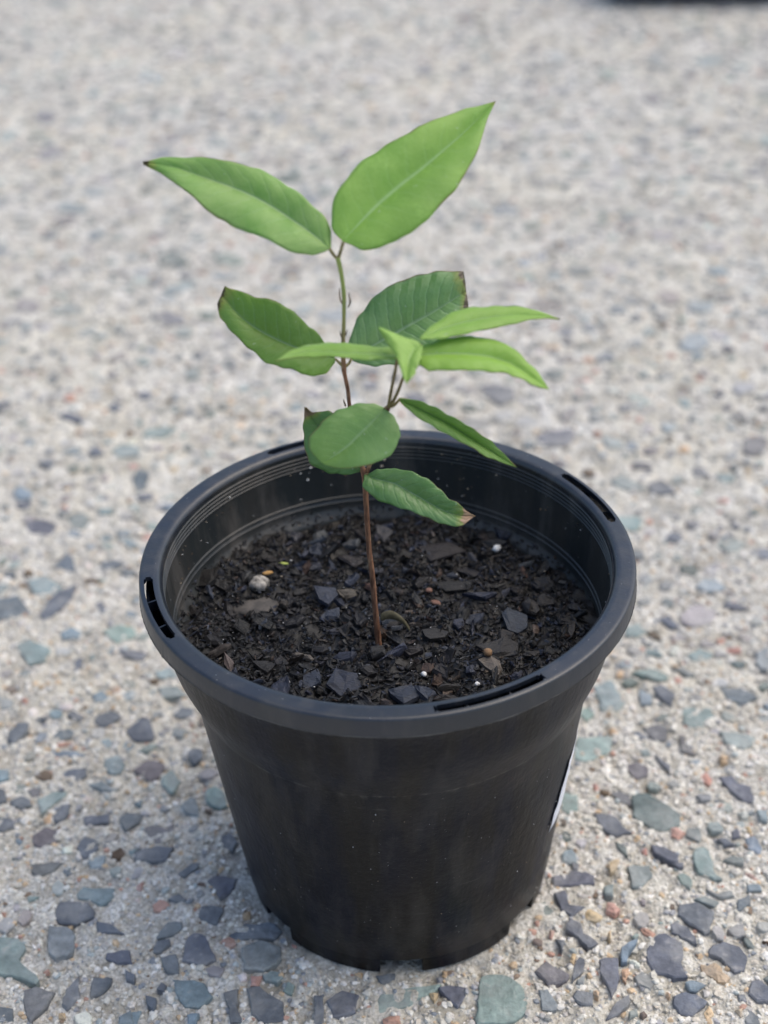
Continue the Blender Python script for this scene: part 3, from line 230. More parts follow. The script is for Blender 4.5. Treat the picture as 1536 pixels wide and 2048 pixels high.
def mat_bark_piece():
    t = NT('bark_piece'); src = t.n('ShaderNodeObjectInfo').outputs['Color']
    tc = t.n('ShaderNodeTexCoord').outputs['Object']
    mp = t.n('ShaderNodeMapping'); mp.inputs['Scale'].default_value = (1, 4, 4); t.l(tc, mp.inputs[0])
    a = t.noise(mp.outputs[0], 420, 5, .7); f = t.noise(geo_pos(t), 2200, 2, .5)
    c = t.mix(1.0, src, t.ramp(a, [(.3, .5), (.72, 1.7)]), 'MULTIPLY')
    c = t.mix(t.ramp(f, [(.70, 0), (.76, .5)]), c, (.34, .32, .30))
    t.l(c, t.b.inputs['Base Color'])
    t.l(t.ramp(a, [(.3, .34), (.7, .60)]), t.b.inputs['Roughness'])
    t.b.inputs['Specular IOR Level'].default_value = .45
    t.bump(a, .75, .0007)
    return t.m

def mat_plastic(name, pale_mix, ca, cb, spec=.48, scuff=False, rk=1.0, bk=.16):
    t = NT(name); p = geo_pos(t)
    mp = t.n('ShaderNodeMapping'); mp.inputs['Scale'].default_value = (1, 1, .18); t.l(p, mp.inputs[0])
    streak = t.noise(mp.outputs[0], 130, 4, .65)
    blot = t.noise(p, 45, 4, .6)
    fine = t.noise(p, 1500, 2, .5)
    base = t.mix(t.ramp(t.noise(mp.outputs[0], 75, 3, .6), [(.42, 0), (.58, 1)]), ca, cb)
    dust = t.math('MULTIPLY', t.ramp(t.math('ADD', t.math('MULTIPLY', streak, .7), t.math('MULTIPLY', blot, .4)), [(.54, 0), (.74, 1)]), pale_mix)
    c = t.mix(dust, base, (.11, .10, .088))
    sp = t.ramp(fine, [(.735, 0), (.76, .55)])
    c = t.mix(t.math('MULTIPLY', sp, t.ramp(blot, [(.5, 0), (.62, .8)])), c, (.36, .36, .36))
    if scuff:          # rubbed ring where the pots nest
        sz = t.n('ShaderNodeSeparateXYZ'); t.l(p, sz.inputs[0])
        d = t.math('ABSOLUTE', t.math('SUBTRACT', t.math('ADD', sz.outputs[2], t.math('MULTIPLY', t.math('SUBTRACT', t.noise(p, 60, 3, .6), .5), .0022)), .0866))
        band = t.ramp(t.math('MULTIPLY', d, 400), [(.0, 1), (.28, .25), (.7, 0)])
        msk = t.math('MULTIPLY', band, t.ramp(t.noise(p, 300, 4, .7), [(.48, 0), (.66, .8)]))
        c = t.mix(msk, c, (.15, .145, .13))
        mh = t.n('ShaderNodeMapping'); mh.inputs['Scale'].default_value = (.15, .15, 2.2); t.l(p, mh.inputs[0])
        c = t.mix(t.math('MULTIPLY', t.ramp(t.noise(mh.outputs[0], 420, 3, .6), [(.68, 0), (.73, .5)]), t.ramp(blot, [(.48, 0), (.62, 1)])), c, (.10, .10, .095))
    t.l(c, t.b.inputs['Base Color'])
    rr = t.ramp(t.math('ADD', t.math('MULTIPLY', streak, .5), t.math('MULTIPLY', blot, .5)), [(.35, .34 * rk), (.65, .52 * rk)])
    t.l(rr, t.b.inputs['Roughness'])
    t.b.inputs['Specular IOR Level'].default_value = spec
    t.bump(t.math('ADD', streak, t.math('MULTIPLY', t.noise(p, 420, 3, .6), .5)), bk, .0008)
    return t.m

def mat_leaf(name, base, edge, vein, sheen, tipv, tipcol, ridge=1.0, tintscale=90, pale=None):
    t = NT(name)
    uv = t.n('ShaderNodeUVMap').outputs[0]
    s = t.n('ShaderNodeSeparateXYZ'); t.l(uv, s.inputs[0])
    u = t.math('ABSOLUTE', t.math('SUBTRACT', t.math('MULTIPLY', s.outputs[0], 2), 1)); v = s.outputs[1]
    p = geo_pos(t)
    wob = t.math('MULTIPLY', t.math('SUBTRACT', t.noise(p, 260, 2, .5), .5), .05)
    ph = t.math('ADD', t.math('SUBTRACT', v, t.math('MULTIPLY', t.math('POWER', u, 1.25), .17)), wob)
    fr = t.math('ABSOLUTE', t.math('SUBTRACT', t.math('FRACT', t.math('MULTIPLY', ph, 10.0)), .5))
    lat = t.ramp(fr, [(0, 1), (.11, 0)])
    lat = t.math('MULTIPLY', lat, t.ramp(u, [(.0, .9), (.95, .1)]))
    mid = t.ramp(t.math('ADD', u, t.math('MULTIPLY', v, .03)), [(.025, 1), (.075, 0)])
    vn = t.math('MAXIMUM', t.math('MULTIPLY', lat, .40 if ridge > .65 else .25), mid)
    net = t.n('ShaderNodeTexVoronoi', feature='DISTANCE_TO_EDGE', i_Scale=900); t.l(p, net.inputs['Vector'])
    netm = t.ramp(net.outputs['Distance'], [(0, 1), (.09, 0)])
    tone = t.noise(p, tintscale, 4, .6)
    c = t.mix(t.ramp(tone, [(.36, 0), (.66, 1)]), base, edge)
    c = t.mix(t.ramp(t.noise(p, 38, 3, .6), [(.5, 0), (.7, .55)]), c, tuple(x * .80 for x in base))
    c = t.mix(t.math('MULTIPLY', t.ramp(t.noise(p, 210, 4, .7), [(.56, 0), (.72, .35)]), 1.0), c, tuple(min(1, x * 1.25 + .02) for x in edge))
    if pale:
        c = t.mix(t.math('MULTIPLY', t.ramp(v, [(pale[0], 0), (1, 1)]), pale[2]), c, pale[1])
    c = t.mix(t.math('MULTIPLY', netm, .10), c, vein)
    c = t.mix(t.math('MULTIPLY', vn, .78), c, vein)
    sp = t.ramp(t.noise(p, 700, 2, .5), [(.72, 0), (.75, .6)])
    c = t.mix(t.math('MULTIPLY', sp, .6), c, (.55, .6, .5))
    # dead margin and tip, an uneven stain along the outline
    em = t.math('ADD', v, t.math('MULTIPLY', t.math('SUBTRACT', t.noise(p, 170, 4, .65), .5), .26))
    if tipv < 1: c = t.mix(t.ramp(em, [(max(0, tipv - .06), 0), (tipv, .6)]), c, (.30, .30, .06))
    tip = t.ramp(em, [(tipv, 0), (min(1, tipv + .015), 1)]) if tipv < 1 else None
    if tip is not None:
        dk = t.mix(t.noise(p, 600, 3, .6), tipcol, tuple(x * .55 for x in tipcol))
        c = t.mix(tip, c, dk)
    rim = t.math('MULTIPLY', t.ramp(u, [(.955, 0), (.985, 1)]), t.ramp(t.math('MULTIPLY', v, t.noise(p, 140, 2, .5)), [(.22, 0), (.32, .75)]))
    c = t.mix(rim, c, (.20, .12, .06))
    t.l(c, t.b.inputs['Base Color'])
    t.b.inputs['Roughness'].default_value = sheen
    t.b.inputs['Specular IOR Level'].default_value = .42
    h = t.math('ADD', t.math('MULTIPLY', vn, -.9 * ridge), t.math('ADD', t.math('MULTIPLY', fr, .9 * ridge), t.math('MULTIPLY', t.noise(p, 500, 3, .6), .4)))
    t.bump(h, .5, .0006)
    tr = t.n('ShaderNodeBsdfTranslucent'); t.l(t.mix(.5, c, (.40, .68, .06)), tr.inputs[0])
    ms = t.n('ShaderNodeMixShader'); ms.inputs[0].default_value = .27
    t.l(t.b.outputs[0], ms.inputs[1]); t.l(tr.outputs[0], ms.inputs[2]); t.l(ms.outputs[0], t.out.inputs[0])
    return t.m

def mat_simple(name, c1, c2, scale, rough, spec=.4, bump=.3, bd=.0005, stretch=None):
    t = NT(name); p = geo_pos(t)
    if stretch:
        mp = t.n('ShaderNodeMapping'); mp.inputs['Scale'].default_value = stretch; t.l(p, mp.inputs[0]); p = mp.outputs[0]
    a = t.noise(p, scale, 4, .65)
    t.l(t.ramp(a, [(.33, c1), (.68, c2)]), t.b.inputs['Base Color'])
    t.b.inputs['Roughness'].default_value = rough
    t.b.inputs['Specular IOR Level'].default_value = spec
    t.bump(a, bump, bd)
    return t.m

M_PASTE = mat_paste(); M_STONE = mat_stone(True); M_STONEP = mat_stone(False)
M_GRAIN = mat_attr('sand_grain', .8, .35, 900, .3, .0003, .75, 1.25)
M_CRUMB = mat_attr('bark_crumb', .52, .42, 1300, .6, .0004, .55, 1.6)
M_BARK = mat_bark_piece()
M_POT = mat_plastic('black_pot_plastic', .26, (.0022, .0040, .0105), (.0072, .0068, .0066), .21, True, .95, .5); M_RIM = mat_plastic('black_rim_plastic', .26, (.0070, .0120, .0225), (.0095, .0140, .0210), .72, False, .9); M_INN = mat_plastic('dusty_inner_plastic', .62, (.0190, .0230, .0240), (.0320, .0320, .0295), .5)

# ------------------------------------------------------------ ground sheet
def axis(lo, hi, dense_lo, dense_hi, step, grow):
    a = list(np.arange(dense_lo, dense_hi, step))
    s = step; v = a[-1]
    while v < hi:
        s *= grow; v += s; a.append(v)
    s = step; v = a[0]; b = []
    while v > lo:
        s *= grow; v -= s; b.append(v)
    return np.array(b[::-1] + a)
gx = axis(-40, 40, -.17, .17, .00115, 1.018)
gy = axis(-40, 90, -.10, .20, .00115, 1.013)
X, Y = np.meshgrid(gx, gy)
dx = np.gradient(gx)[None, :] + 0 * X; dy_ = np.gradient(gy)[:, None] + 0 * Y
sp_ = np.maximum(dx, dy_)
def ground_h(x, y, s):
    h = np.zeros_like(x)
    for sc_, am, sd_ in ((.0016, .00050, 5), (.0026, .00075, 1), (.0050, .00075, 2), (.012, .00050, 3), (.05, .0004, 4)):
        h += am * vnoise(x, y, sc_, sd_) * np.clip(1.6 - s / sc_, 0, 1)
    h = np.where(h < -.0006, -.0006 + (h + .0006) * 1.9, h)
    h -= .0007
    r = np.hypot(x, y)
    return np.where(r < .056, np.minimum(h, -.0003), h)
Zg = ground_h(X, Y, sp_)
ny, nx = X.shape
idx = np.arange(nx * ny).reshape(ny, nx)
Q = np.stack([idx[:-1, :-1], idx[:-1, 1:], idx[1:, 1:], idx[1:, :-1]], -1).reshape(-1, 4)
ground = link('concrete_ground', mesh_np('concrete_ground', np.stack([X, Y, Zg], -1).reshape(-1, 3), Q), M_PASTE)
tag(ground, 'pale exposed aggregate concrete paving of blue and teal stone chips', 'ground', kind='structure')

COL = {'c': (.130, .144, .166), 'p': (.156, .148, .155), 't': (.235, .292, .284), 'b': (.205, .260, .288), 'g': (.225, .252, .246), 'l': (.36, .365, .355), 'm': (.27, .26, .25),
       'd': (.120, .148, .142), 'w': (.70, .66, .60), 'o': (.56, .40, .25), 'r': (.48, .27, .21), 'k': (.12, .078, .05)}
def pale_mix(q):  # random dust, plus distance haze painted in: farther stones fade toward paste colour
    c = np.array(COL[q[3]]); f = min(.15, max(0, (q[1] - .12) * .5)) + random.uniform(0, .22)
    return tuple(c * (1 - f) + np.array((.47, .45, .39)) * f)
def jit(c, k=.18):
    f = 1 + random.uniform(-k, k)
    return tuple(max(.01, x * f * (1 + random.uniform(-.05, .05))) for x in c)

def stone_geom(poly, top, rough=.1, rounded=False, depth=.0025):
    """poly: local outline (m); returns verts, tris of a flat stone set in the paste"""
    P = []
    n = len(poly)
    for i in range(n):
        a = np.array(poly[i]); b = np.array(poly[(i + 1) % n])
        P.append(a)
        if np.linalg.norm(b - a) > .0022 and n < 11:
            d = b - a; nrm = np.array([d[1], -d[0]])
            for f_ in ((.5,) if np.linalg.norm(d) < .005 else (.33, .67)):
                P.append(a + d * (f_ + random.uniform(-.1, .1)) + nrm * random.uniform(-.06, .09))
    P = np.array(P); c = P.mean(0); k = len(P)
    size = np.linalg.norm(P - c, axis=1).mean()
    ins = min(.45, .00042 / max(size, 1e-4)) * (2.2 if rounded else 1)
    ins = min(ins, .55)
    tx, ty = random.uniform(-.05, .05), random.uniform(-.05, .05)
    V = []; F = []
    def z(q, base, j): return base + (q[0] - c[0]) * tx + (q[1] - c[1]) * ty + random.uniform(-j, j)
    for q in P: V.append((q[0], q[1], -depth))
    for q in P: V.append((q[0], q[1], z(q, top - .00042, .00018)))
    for q in P:
        e = q + (c - q) * ins * random.uniform(.6, 1.5); V.append((e[0], e[1], z(e, top, .00010)))
    if not rounded:
        for ring in range(2):
            for i in range(k):
                j = (i + 1) % k; a = ring * k
                F.append((a + i, a + j, a + k + j, a + k + i))
        F.append(tuple(range(2 * k, 3 * k)))
        return V, F
    for q in P:
        e = q + (c - q) * .55; V.append((e[0], e[1], z(e, top + (.00035 if rounded else .00002), size * .06)))
    V.append((c[0], c[1], z(c, top + (.0005 if rounded else 0), size * .03)))
    for ring in range(3):
        for i in range(k):
            j = (i + 1) % k; a = ring * k
            F.append((a + i, a + j, a + k + j, a + k + i))
    for i in range(k): F.append((3 * k + i, 3 * k + (i + 1) % k, 4 * k))
    return V, F

def ccw(P):
    s = sum(P[i][0] * P[(i + 1) % len(P)][1] - P[(i + 1) % len(P)][0] * P[i][1] for i in range(len(P)))
    return P if s > 0 else P[::-1]

taken = []          # (x, y, r) of every stone placed
nparts = 0
def add_stone_obj(me, x, y, col, rot=0, scale=1):
    global nparts
    o = bpy.data.objects.new('stone', me); C.objects.link(o)
    o.parent = ground; o.location = (x, y, 0); o.rotation_euler = (0, 0, rot); o.scale = (scale, scale, 1)
    o.color = (*col, 1); nparts += 1
    return o
for code, poly in STONES:
    P = ccw([(a / 1000, b / 1000) for a, b in poly])
    cx = sum(q[0] for q in P) / len(P); cy = sum(q[1] for q in P) / len(P)
    rr = max(math.hypot(q[0] - cx, q[1] - cy) for q in P)
    nearpot = math.hypot(cx, cy) - rr < .0515
    top = -.0004 if nearpot else random.uniform(.0002, .0008)
    V, F = stone_geom([(q[0] - cx, q[1] - cy) for q in P], top, rounded=code in 'wor')
    me = mesh_from('stone', V, F, smooth=False); me.materials.append(M_STONEP)
    add_stone_obj(me, cx, cy, jit(COL[code], .12))
    taken.append((cx, cy, math.sqrt(rr * .7 * rr)))

def rand_outline(r, n, squash):
    a0 = random.uniform(0, 6.28); P = []
    for i in range(n):
        a = i / n * 2 * math.pi + random.uniform(-.25, .25) * 6.28 / n
        q = r * random.uniform(.72, 1.18)
        x, y = q * math.cos(a), q * math.sin(a) * squash
        P.append((x * math.cos(a0) - y * math.sin(a0), x * math.sin(a0) + y * math.cos(a0)))
    return P
def inside(x, y, poly):
    c = False; j = len(poly) - 1
    for i in range(len(poly)):
        if ((poly[i][1] > y) != (poly[j][1] > y)) and x < (poly[j][0] - poly[i][0]) * (y - poly[i][1]) / (poly[j][1] - poly[i][1]) + poly[i][0]:
            c = not c
        j = i
    return c
REG = [[(a / 1000, b / 1000) for a, b in r] for r in REGIONS]
grid = {}
def cell(x, y): return (int(math.floor(x / .02)), int(math.floor(y / .02)))
for q in taken: grid.setdefault(cell(q[0], q[1]), []).append(q)
def free(x, y, r, gap=.9):
    i, j = cell(x, y)
    for a in (-1, 0, 1):
        for b in (-1, 0, 1):
            for q in grid.get((i + a, j + b), ()):
                if math.hypot(x - q[0], y - q[1]) < (r + q[2]) * gap: return False
    return True
shapes = [mesh_from('stone', *stone_geom(rand_outline(.005, random.choice((5, 6, 7)), random.uniform(.5, .95)), random.uniform(.0001, .0008)), smooth=False) for _ in range(14)]
for s_ in shapes: s_.materials.append(M_STONEP)
KINDS = 'ccccccccpptttbbbggggddwwrokclllmmmml'
rest = []
tries = 0
while len(rest) < 9000 and tries < 110000:
    tries += 1
    y = -.16 + 1.62 * random.random() ** 1.05
    hw = .20 + .34 * max(0, (y + .1)) / 1.2 + .12
    x = random.uniform(-hw, hw)
    if math.hypot(x, y) < .056: continue
    r = min(.0105, random.choice((.0022, .0030, .0042, .0060, .0064)) * math.exp(random.gauss(0, .38)))
    r *= 1 + .35 * min(1, max(0, (y - .15) * 3))
    inreg = any(inside(x, y, g) for g in REG)
    if inreg: r = min(r, .0036)
    if inreg and random.random() < .15: continue
    if not free(x, y, r): continue
    grid.setdefault(cell(x, y), []).append((x, y, r))
    k = random.choice(KINDS)
    if inreg and k in 'cp': k = random.choice('gdmllmk')
    if k in 'wrok': r = min(r, .0034)
    rest.append((x, y, r, k))
def show(q):
    d = math.hypot(q[0], q[1] + .33)
    vis = abs(q[0]) < .115 + .26 * max(0, q[1] + .07) / 1.1 and q[1] > -.07
    behind = abs(q[0]) < .07 and -.04 < q[1] < .17
    return (q[2] / d ** 1.5) * (1 if vis and not behind else .01)
print('chips', len(rest)); rest.sort(key=show, reverse=True)
npick = max(0, 296 - nparts)
for x, y, r, k in rest[:npick]:
    add_stone_obj(random.choice(shapes), x, y, jit(pale_mix((x, y, r, k))), random.uniform(0, 6.28), r / .005)
VV, TT, CC = [], [], []; off = 0
for x, y, r, k in rest[npick:]:
    V, F = stone_geom(rand_outline(r, random.choice((5, 6, 7)), random.uniform(.5, .95)), random.uniform(-.0001, .0005), rounded=k in 'wro')
    V = np.array(V); V[:, 0] += x; V[:, 1] += y
    for f in F:
        for k_ in range(1, len(f) - 1): TT.append((f[0] + off, f[k_] + off, f[k_ + 1] + off))
    VV.append(V); CC.append(np.tile((*jit(pale_mix((x, y, r, k))), 1), (len(V), 1))); off += len(V)
o = link('stone_chips', mesh_np('stone_chips', np.concatenate(VV), np.array(TT), np.concatenate(CC), smooth=False), M_STONE, ground, (0, 0, 0))
tag(o, kind='stuff')

# sand grains standing proud of the cement
ICO_V = []
ph_ = (1 + 5 ** .5) / 2
for a in (-1, 1):
    for b in (-ph_, ph_):
        ICO_V += [(0, a, b), (a, b, 0), (b, 0, a)]
ICO_V = np.array(ICO_V, float) / math.hypot(1, ph_)
from itertools import combinations
dmin = min(np.linalg.norm(ICO_V[i] - ICO_V[j]) for i, j in combinations(range(12), 2))
ICO_F = []
for t3 in combinations(range(12), 3):
    if all(abs(np.linalg.norm(ICO_V[i] - ICO_V[j]) - dmin) < 1e-6 for i, j in combinations(t3, 2)):
        a, b, c = (ICO_V[i] for i in t3)
        ICO_F.append(t3 if np.dot(np.cross(b - a, c - a), a + b + c) > 0 else (t3[0], t3[2], t3[1]))
ICO_F = np.array(ICO_F)
def grains(P, rad, cols, flat=.7, sink=.3):
    n = len(P)
    V = np.repeat(ICO_V[None], n, 0) * (1 + rng.uniform(-.36, .30, (n, 12, 1)))
    S = np.stack([rad * rng.uniform(.75, 1.35, n), rad * rng.uniform(.75, 1.2, n), rad * flat * rng.uniform(.7, 1.2, n)], -1)
    V = V * S[:, None, :]
    a = rng.uniform(0, 6.283, n); ca, sa = np.cos(a)[:, None], np.sin(a)[:, None]
    x = V[..., 0] * ca - V[..., 1] * sa; y = V[..., 0] * sa + V[..., 1] * ca
    V = np.stack([x, y, V[..., 2]], -1) + P[:, None, :]
    T = (ICO_F[None] + (np.arange(n) * 12)[:, None, None]).reshape(-1, 3)
    col = np.repeat(np.concatenate([cols, np.ones((n, 1))], 1)[:, None, :], 12, 1).reshape(-1, 4)
    return V.reshape(-1, 3), T, col
PAL = np.array([(.74, .715, .65), (.66, .635, .56), (.58, .55, .475), (.55, .50, .42), (.58, .44, .29), (.52, .49, .45), (.36, .36, .37), (.27, .29, .31), (.24, .18, .13), (.50, .31, .24), (.74, .71, .66), (.42, .46, .45)])
PW = np.array([.17, .19, .17, .12, .05, .11, .045, .03, .015, .015, .07, .025]); PW /= PW.sum()
def scatter(n, x0, x1, y0, y1, rlo, rhi):
    x = rng.uniform(x0, x1, n); y = rng.uniform(y0, y1, n)
    keep = np.hypot(x, y) > .0505
    x, y = x[keep], y[keep]; n = len(x)
    rad = rlo + (rhi - rlo) * rng.random(n) ** 2.2
    z = ground_h(x, y, np.full(n, .0011)) + rad * rng.uniform(-.1, .35, n)
    z = np.where(np.hypot(x, y) < .053, np.minimum(z, -.0004 - rad * .6), z)
    cols = PAL[rng.choice(len(PAL), n, p=PW)] * rng.uniform(.82, 1.12, (n, 1))
    return np.stack([x, y, z], -1), rad, cols
parts_ = [scatter(64000, -.19, .19, -.12, .19, .00030, .0013), scatter(20000, -.34, .34, .19, .6, .0007, .0020), scatter(14000, -.55, .55, .6, 1.45, .0012, .003)]
inst = [np.array(ccw([(a / 1000, b / 1000) for a, b in p_])) for _, p_ in STONES]
def on_stone(P):
    m_ = np.zeros(len(P), bool)
    for q_ in inst:
        c_ = q_.mean(0); rr_ = np.linalg.norm(q_ - c_, axis=1).max()
        i_ = np.where((np.abs(P[:, 0] - c_[0]) < rr_) & (np.abs(P[:, 1] - c_[1]) < rr_))[0]
        if not len(i_): continue
        ins_ = np.zeros(len(i_), bool); x_, y_ = P[i_, 0], P[i_, 1]
        for k_ in range(len(q_)):
            a_, b_ = q_[k_], q_[k_ - 1]
            ins_ ^= ((a_[1] > y_) != (b_[1] > y_)) & (x_ < (b_[0] - a_[0]) * (y_ - a_[1]) / (b_[1] - a_[1] + 1e-12) + a_[0])
        m_[i_[ins_]] = True
    return m_
for k_ in (0, 1):
    ok_ = ~on_stone(parts_[k_][0]) | (rng.random(len(parts_[k_][0])) < .06)
    parts_[k_] = tuple(q_[ok_] for q_ in parts_[k_])
G = grains(np.concatenate([q[0] for q in parts_]), np.concatenate([q[1] for q in parts_]), np.concatenate([q[2] for q in parts_]))
o = link('sand_grains', mesh_np('sand_grains', G[0], G[1], G[2], smooth=False), M_GRAIN, ground, (0, 0, 0))
tag(o, kind='stuff')

# ------------------------------------------------------------ far edging beam
def bevel_box(name, sx, sy, sz, bev):
    import bmesh
    bm = bmesh.new(); bmesh.ops.create_cube(bm, size=1)
    for v in bm.verts: v.co = (v.co.x * sx, v.co.y * sy, (v.co.z + .5) * sz)
    bmesh.ops.subdivide_edges(bm, edges=[e for e in bm.edges if abs(e.verts[0].co.x - e.verts[1].co.x) > sx * .5], cuts=14)
    bmesh.ops.bevel(bm, geom=[e for e in bm.edges if e.calc_face_angle(0) > .8], offset=bev, segments=3, affect='EDGES')
    for v in bm.verts:
        v.co.z += .0015 * math.sin(v.co.x * 37) * (v.co.z > .01); v.co.y += .0012 * math.sin(v.co.x * 53 + 1)
    me = bpy.data.meshes.new(name); bm.to_mesh(me); bm.free(); return me
beam = link('edging_beam', bevel_box('edging_beam', .62, .09, .07, .012), mat_simple('dark_rubber', (.075, .077, .085), (.12, .12, .13), 60, .7), None, (.545, 1.135, 0))
beam.rotation_euler = (0, 0, R(-3))
tag(beam, 'dark grey edging beam lying on the concrete far behind the pot', 'edging')

# ------------------------------------------------------------ the pot
pot = empty('plant_pot', (0, 0, 0), 'round black plastic nursery pot with four slots in its rim, full of bark mix', 'plant pot')
MM = .001
def lathe(profile, n=320, close=False):
    V, F = [], []
    for r, z in profile:
        for i in range(n):
            a = 2 * math.pi * i / n
            V.append((r * MM * math.cos(a), r * MM * math.sin(a), z * MM))
    k = len(profile)
    for j in range(k if close else k - 1):
        j2 = (j + 1) % k
        for i in range(n):
            i2 = (i + 1) % n
            F.append((j * n + i, j * n + i2, j2 * n + i2, j2 * n + i))
    return V, F
ro = lambda z: 50.0 + .12 * z
prof = [(.01, 6.3), (47, 6.3), (ro(6.3) - .5, 6.4), (ro(7), 7.0), (ro(20), 20), (ro(45), 45), (ro(70), 70), (ro(86.2), 86.2), (ro(86.5) + .2, 86.5), (61.0, 87.4), (62.2, 90.6), (63.7, 94.4), (65.0, 98.2), (65.8, 101.6), (66.4, 105),
        (67.2, 110), (68.3, 116), (69.9, 118.9), (70.0, 119.6), (69.2, 119.5), (67.4, 115.5), (66.3, 111), (66.15, 113), (66.2, 122.7), (65.0, 122.7)]
inner = [(65.1, 122.3)]
for zc in (120.9, 119.5, 118.1, 116.8):
    inner += [(65.0, zc + .42), (64.70, zc + .16), (64.70, zc - .10), (64.98, zc - .30)]
inner += [(64.6, 112), (63.9, 106.2)]
for zc, rb in ((104.9, 63.75), (103.0, 63.5)):
    inner += [(rb, zc + .45), (rb - .34, zc + .16), (rb - .34, zc - .12), (rb - .02, zc - .36)]
inner += [(63.2, 101.2), (62.9, 100.3), (61.2, 98.5), (60.4, 97.4), (60.2, 96), (ro(85) - 1.5, 85), (ro(60) - 1.5, 60), (ro(9) - 1.5, 9), (.01, 9)]
V, F = lathe(prof + inner)
V = np.array(V)
low_ = (np.arange(len(V)) // 320 >= len(prof)) & (V[:, 2] < .107) & (V[:, 2] > .090)
V[low_, 2] -= .0016 + .0020 * V[low_, 0] / .0635
ang = np.arctan2(V[:, 1], V[:, 0])
wob = 1 + .0012 * np.sin(2 * ang + .6) + .0006 * np.sin(5 * ang)
V[:, 0] *= wob; V[:, 1] *= wob
V[:, 0] += .0012 * np.clip(1 - V[:, 2] / .105, 0, 1)
wall = link('pot_wall', mesh_from('pot_wall', V, F), M_POT, pot)
wall.data.materials.append(M_INN)
for i_, p_ in enumerate(wall.data.polygons):
    if i_ // 320 >= len(prof) - 1: p_.material_index = 1
# feet between the drainage notches
foot_m = None
for k in range(7):
    a0, a1 = -90 + 51.43 * k + 7.6, -90 + 51.43 * (k + 1) - 7.6
    V, F = [], []; n = 18
    for i in range(n + 1):
        a = R(a0 + (a1 - a0) * i / n - (-90 + 51.43 * k))
        for r, z in ((49.75, .05), (50.45, 7.3), (49.0, 7.3), (47.9, .05)):
            V.append((r * MM * math.cos(a), r * MM * math.sin(a), z * MM))
    for i in range(n):
        for j in range(4):
            j2 = (j + 1) % 4
            F.append((i * 4 + j, (i + 1) * 4 + j, (i + 1) * 4 + j2, i * 4 + j2))
    F += [(3, 2, 1, 0), (n * 4, n * 4 + 1, n * 4 + 2, n * 4 + 3)]
    if foot_m is None:
        foot_m = mesh_from('foot', V, F, smooth=False); foot_m.materials.append(M_POT)
    o = bpy.data.objects.new('foot', foot_m); C.objects.link(o); o.parent = pot; o.location = (.0012, 0, 0); o.rotation_euler = (0, 0, R(-90 + 51.43 * k))

# rim with four slots
NS = 720
SLOT = [(-160.0, 12.6), (-68.1, 12.9), (23.6, 12.6), (111.0, 12.6)]
def in_slot(deg, pad=0):
    for c_, h_ in SLOT:
        d = (deg - c_ + 180) % 360 - 180
        if abs(d) < h_ + pad: return True
    return False
V, F = [], []
rows = ['in0', 'in1', 'in2', 'in3', 's0', 's1', 'o0', 'o1', 'o2', 'o3', 'o4', 'b0', 'b1', 'u0', 'u1', 'u2', 'u3']
RP = {'in0': (65.05, 121.9), 'in1': (65.3, 123.1), 'in2': (65.8, 123.9), 'in3': (66.4, 124.24), 's0': (67.55, 124.26), 's1': (70.15, 124.26), 'o0': (70.75, 124.25), 'o1': (71.2, 124.12), 'o2': (71.45, 123.85), 'o3': (71.58, 123.4),
      'o4': (71.85, 119.2), 'b0': (71.85, 118.55), 'b1': (70.9, 118.55), 'u0': (70.55, 122.4), 'u1': (70.15, 122.75), 'u2': (67.55, 122.75), 'u3': (66.2, 122.72)}
nr = len(rows)
for i in range(NS):
    deg = 360 * i / NS - 180
    ins, inp = in_slot(deg), in_slot(deg, -.8)
    for nm in rows:
        r, z = RP[nm]
        if ins and not inp:
            if nm in ('s0', 'u2'): r += .55
            if nm in ('s1', 'u1'): r -= .55
        if nm in ('b0', 'b1'):
            z += .10 * math.sin(deg * .31) + .07 * math.sin(deg * 1.7)
            d = abs(deg + 148)
            if d < 7: z -= random.random() ** 2 * 1.0 * (1 - d / 7); r += (random.random() - .3) * .5 * (1 - d / 7)
            else: z += random.uniform(-.06, .06)
        a = R(deg); wb = 1 + .0010 * math.sin(2 * a + .6)
        V.append((r * wb * MM * math.cos(a), r * wb * MM * math.sin(a), z * MM))
for i in range(NS):
    i2 = (i + 1) % NS
    mid = 360 * (i + .5) / NS - 180
    sl = in_slot(mid)
    q = lambda j, k: F.append((i * nr + j, i2 * nr + j, i2 * nr + k, i * nr + k))
    for j in range(nr - 1):
        if sl and (rows[j], rows[j + 1]) in (('s0', 's1'), ('u1', 'u2')): continue
        q(j, j + 1)
    if sl:
        q(4, 15); q(14, 5)
        prev = in_slot(360 * (i - .5) / NS - 180); nxt = in_slot(360 * (i + 1.5) / NS - 180)
        if not prev: F.append((i * nr + 4, i * nr + 15, i * nr + 14, i * nr + 5))
        if not nxt: F.append((i2 * nr + 5, i2 * nr + 14, i2 * nr + 15, i2 * nr + 4))
